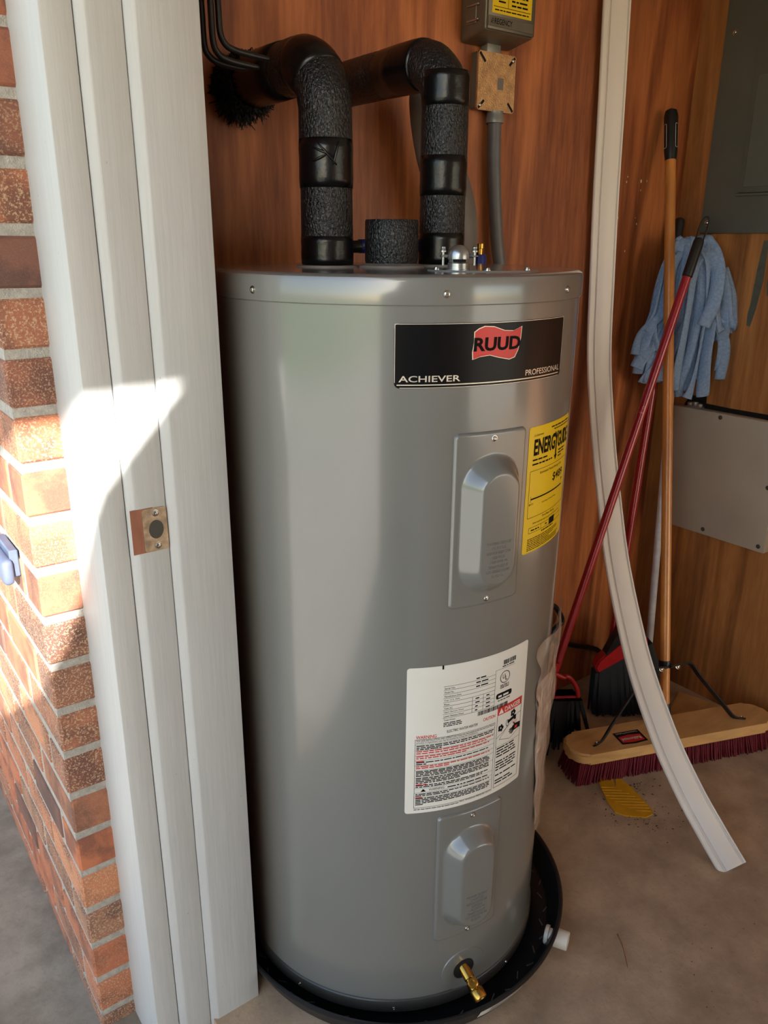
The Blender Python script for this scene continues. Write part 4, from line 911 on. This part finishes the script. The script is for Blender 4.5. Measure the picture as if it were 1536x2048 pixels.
strands = [  # (sideways, height, outward) stations of each folded strip
    [(0, 1.375, .01), (-.035, 1.37, .04), (-.075, 1.30, .05), (-.088, 1.20, .05), (-.080, 1.125, .055), (-.060, 1.10, .06), (-.048, 1.14, .055), (-.045, 1.22, .045)],
    [(0, 1.375, .02), (-.045, 1.345, .055), (-.060, 1.25, .065), (-.052, 1.16, .06), (-.03, 1.10, .055), (-.02, 1.07, .05)],
    [(0, 1.375, .0), (-.03, 1.34, .02), (-.05, 1.24, .03), (-.07, 1.14, .035), (-.105, 1.075, .03), (-.118, 1.045, .03)],
    [(0, 1.37, .0), (-.02, 1.30, .03), (-.035, 1.16, .04), (-.06, 1.07, .045), (-.085, 1.025, .04), (-.092, 1.00, .035)],
    [(0, 1.37, .01), (-.01, 1.28, .05), (-.02, 1.14, .055), (-.045, 1.05, .05), (-.052, 1.01, .045)],
    [(0, 1.375, .03), (-.005, 1.34, .07), (-.008, 1.2, .075), (-.012, 1.05, .06), (-.014, .985, .05)],
    [(0, 1.375, .03), (.015, 1.345, .075), (.022, 1.22, .085), (.016, 1.08, .075), (.006, 1.0, .06), (.01, .965, .055)],
    [(0, 1.375, .03), (.03, 1.345, .07), (.042, 1.22, .075), (.040, 1.08, .07), (.036, .995, .062), (.028, .962, .058)],
    [(0, 1.375, .02), (.04, 1.35, .06), (.058, 1.23, .065), (.058, 1.09, .06), (.064, 1.01, .058), (.070, .968, .052)],
    [(0, 1.38, .01), (.045, 1.365, .06), (.066, 1.29, .085), (.072, 1.21, .09), (.088, 1.16, .085), (.098, 1.175, .075), (.092, 1.25, .06), (.075, 1.33, .05)],
    [(0, 1.38, 0), (.055, 1.35, .04), (.085, 1.28, .06), (.105, 1.20, .06), (.122, 1.165, .058), (.132, 1.185, .05), (.118, 1.25, .04), (.09, 1.32, .03)],
    [(0, 1.38, -.01), (.06, 1.34, .02), (.095, 1.26, .035), (.125, 1.19, .035), (.142, 1.165, .03), (.13, 1.15, .028)],
    [(0, 1.385, .0), (.02, 1.40, .03), (.03, 1.37, .06), (.0, 1.33, .08), (-.01, 1.26, .085)],
    [(0, 1.385, -.01), (-.03, 1.385, .02), (-.055, 1.33, .035), (-.065, 1.22, .035), (-.05, 1.11, .035)],
    [(0, 1.385, .0), (.035, 1.39, .03), (.055, 1.33, .07), (.05, 1.24, .09), (.03, 1.17, .09)],
]
rm = random.Random(11)
for i in range(20):
    ex_ = -.125 + .262 * i / 19 + rm.uniform(-.012, .012); ez = rm.uniform(.975, 1.06) if abs(ex_ - .03) < .05 else rm.uniform(1.0, 1.15)
    o_ = rm.uniform(.015, .06); k_ = rm.uniform(.45, .7)
    strands.append([(0, 1.385, .005), (ex_ * .3, 1.385 + rm.uniform(-.01, .012), o_ * .7), (ex_ * k_, 1.31, o_), (ex_ * (k_ + .15), 1.2, o_ + .006), (ex_ * .95, (1.2 + ez) / 2, o_), (ex_, ez, o_ - .006)])
for i, q_ in enumerate(strands):
    link('cloth_strip', ribbon([mp(q[0] * 1.03, q[1], q[2] * 1.05 + .010 * ((i * 7) % 3) - .006) for q in q_], .026 + .005 * (i % 3), cr, .0024, (.95, -.8, .55, -1.15)[i % 4]), 'mop_blue', MP, 1)

# ------------------------------------------------------------------ black cord low in the corner
tag(link('black_cord', tube(spline([(-.50, -.022, .36), (-.439, -.025, .339), (-.404, -.025, .302), (-.391, -.025, .269), (-.418, -.025, .256), (-.433, -.025, .237), (-.408, -.025, .205), (-.321, -.025, .165), (-.187, -.025, .10), (-.15, -.06, .008)], 8), .0085, 12), 'black_plastic', None, 1), 'thick black cord snaking down the wall beside the heater', 'cord')

# ------------------------------------------------------------------ odds and ends on the floor
YS = [(-.603, -.372), (-.572, -.384), (-.574, -.398), (-.598, -.424), (-.5965, -.4262), (-.5685, -.403), (-.560, -.420), (-.566, -.452), (-.580, -.50), (-.597, -.541), (-.608, -.551), (-.632, -.548), (-.668, -.515), (-.680, -.490), (-.664, -.452), (-.634, -.408), (-.612, -.378)]
YT = thing('yellow_scraper', 'flat notched yellow plastic piece lying on the floor below the push broom', 'plastic piece', (-.62, -.46, 0))
bm = bmesh.new(); prism(bm, YS, lambda x, y: Vector((x, y, .0006)), lambda x, y: Vector((x, y, .004))); link('scraper_plate', bm, 'yellow_plastic', YT)
for i in range(9):
    t = i / 8; c0 = Vector((-.618 + .0 * t, -.415 - .115 * t, .004)); d = Vector((.78, -.62, 0)) * (.018 + .022 * math.sin(t * PI)); link('ridge', ring_sweep(bmesh.new(), [c0 - d, c0 + d], .0011, 6), 'yellow_plastic', YT)
bm = bmesh.new()
def bit(x, y, s):
    if math.hypot(x - PX, y - PY) < .38 or x > -.03 or (x > -.72 and abs(x * .35 + y * .937 + .53) < .075): return
    a = random.uniform(0, 6.28); d = Vector((math.cos(a), math.sin(a), 0)) * s; e = Vector((-d.y, d.x, 0)) * random.uniform(.25, .7); p = Vector((x, y, random.uniform(.001, .003)))
    vs = [bm.verts.new(p + q) for q in (d, e + Zv * s * .3, -d, -e)]; bm.faces.new(vs)
for _ in range(420): bit(random.gauss(-.545, .05), random.gauss(-.40, .035), random.uniform(.001, .005))
for _ in range(160): bit(random.gauss(-.63, .04), random.gauss(-.53, .05), random.uniform(.001, .004))
for _ in range(260): bit(random.uniform(-1.0, -.1), random.uniform(-1.0, -.3), random.uniform(.0006, .0022))
for _ in range(120): bit(random.uniform(-1.66, -1.55), random.uniform(-.62, -.5), random.uniform(.0006, .003))
o = link('floor_debris', bm, 'debris'); o['kind'] = 'stuff'; o['label'] = 'scattered dirt and bits of dry leaf on the concrete'; o['category'] = 'debris'
tag(link('dry_stem', tube(spline([(-.985, -.735, .003), (-1.005, -.765, .004), (-1.035, -.80, .002)], 5), [.0012] * 5 + [.0009] * 5 + [.0004], 6), 'bare_wood', None, 1), 'thin brown dry stem on the floor right of the drain pan', 'stem')

# ------------------------------------------------------------------ unseen pieces added behind the viewer to block the sun and shape its patch
def slab(name, poly, y0, y1, mat):
    bm = bmesh.new(); prism(bm, poly, lambda x, z: Vector((x, y0, z)), lambda x, z: Vector((x, y1, z))); return struct(link(name, bm, mat))
def back(P, yp):                                           # follow the sunlight back from P to the plane y = yp
    k = (P[1] - yp) / SUN_DIR.y; return (P[0] - SUN_DIR.x * k, P[2] - SUN_DIR.z * k)
ye = -2.9; xe_, ze = back((-1.79, -.41, 1.193), ye)
bm = box(bmesh.new(), (-3.2, ye, ze), (-1.93, ye + .12, ze + .2)); struct(link('sun_blocker_fascia', bm, 'white_paint'))  # added fascia, its lower edge cuts the top of the sun patch
bm = bmesh.new(); prism(bm, [(ye - .05, ze + .2), (ye - .05, ze + .26), (.6, 3.0), (.6, 2.94)], lambda y, z: Vector((-3.2, y, z)), lambda y, z: Vector((.1, y, z))); struct(link('sun_blocker_cover', bm, 'shingle'))  # added cover keeping the sun off the upper door frame
yg = -2.3; ax, az = back((-1.725, -.414, 1.195), yg); bx_, bz = back((-1.851, -.40, 1.055), yg); sl_ = (az - bz) / (ax - bx_)
ex = -3.25
slab('sun_blocker_wall', [(ex, -.02), (ax + .5, -.02), (ax + .5, az + .5 * sl_), (bx_, bz), (bx_ - .10, bz - .22), (bx_ - .16, bz - .30), (ex, bz - .45)], yg - .08, yg, 'shingle')  # added blocker, its sloping top cuts the lower edge of the sun patch

bm = bmesh.new(); prism(bm, [(-.045, -.245), (-.012, -.375), (-.05, -.43), (-.215, -.355), (-.19, -.30)], lambda x, y: Vector((x, y, .0005)), lambda x, y: Vector((x, y, .0065)))
tag(link('board_offcut', bm, 'block_wood'), 'thin tan board lying on the floor between the push broom and the wall', 'board')
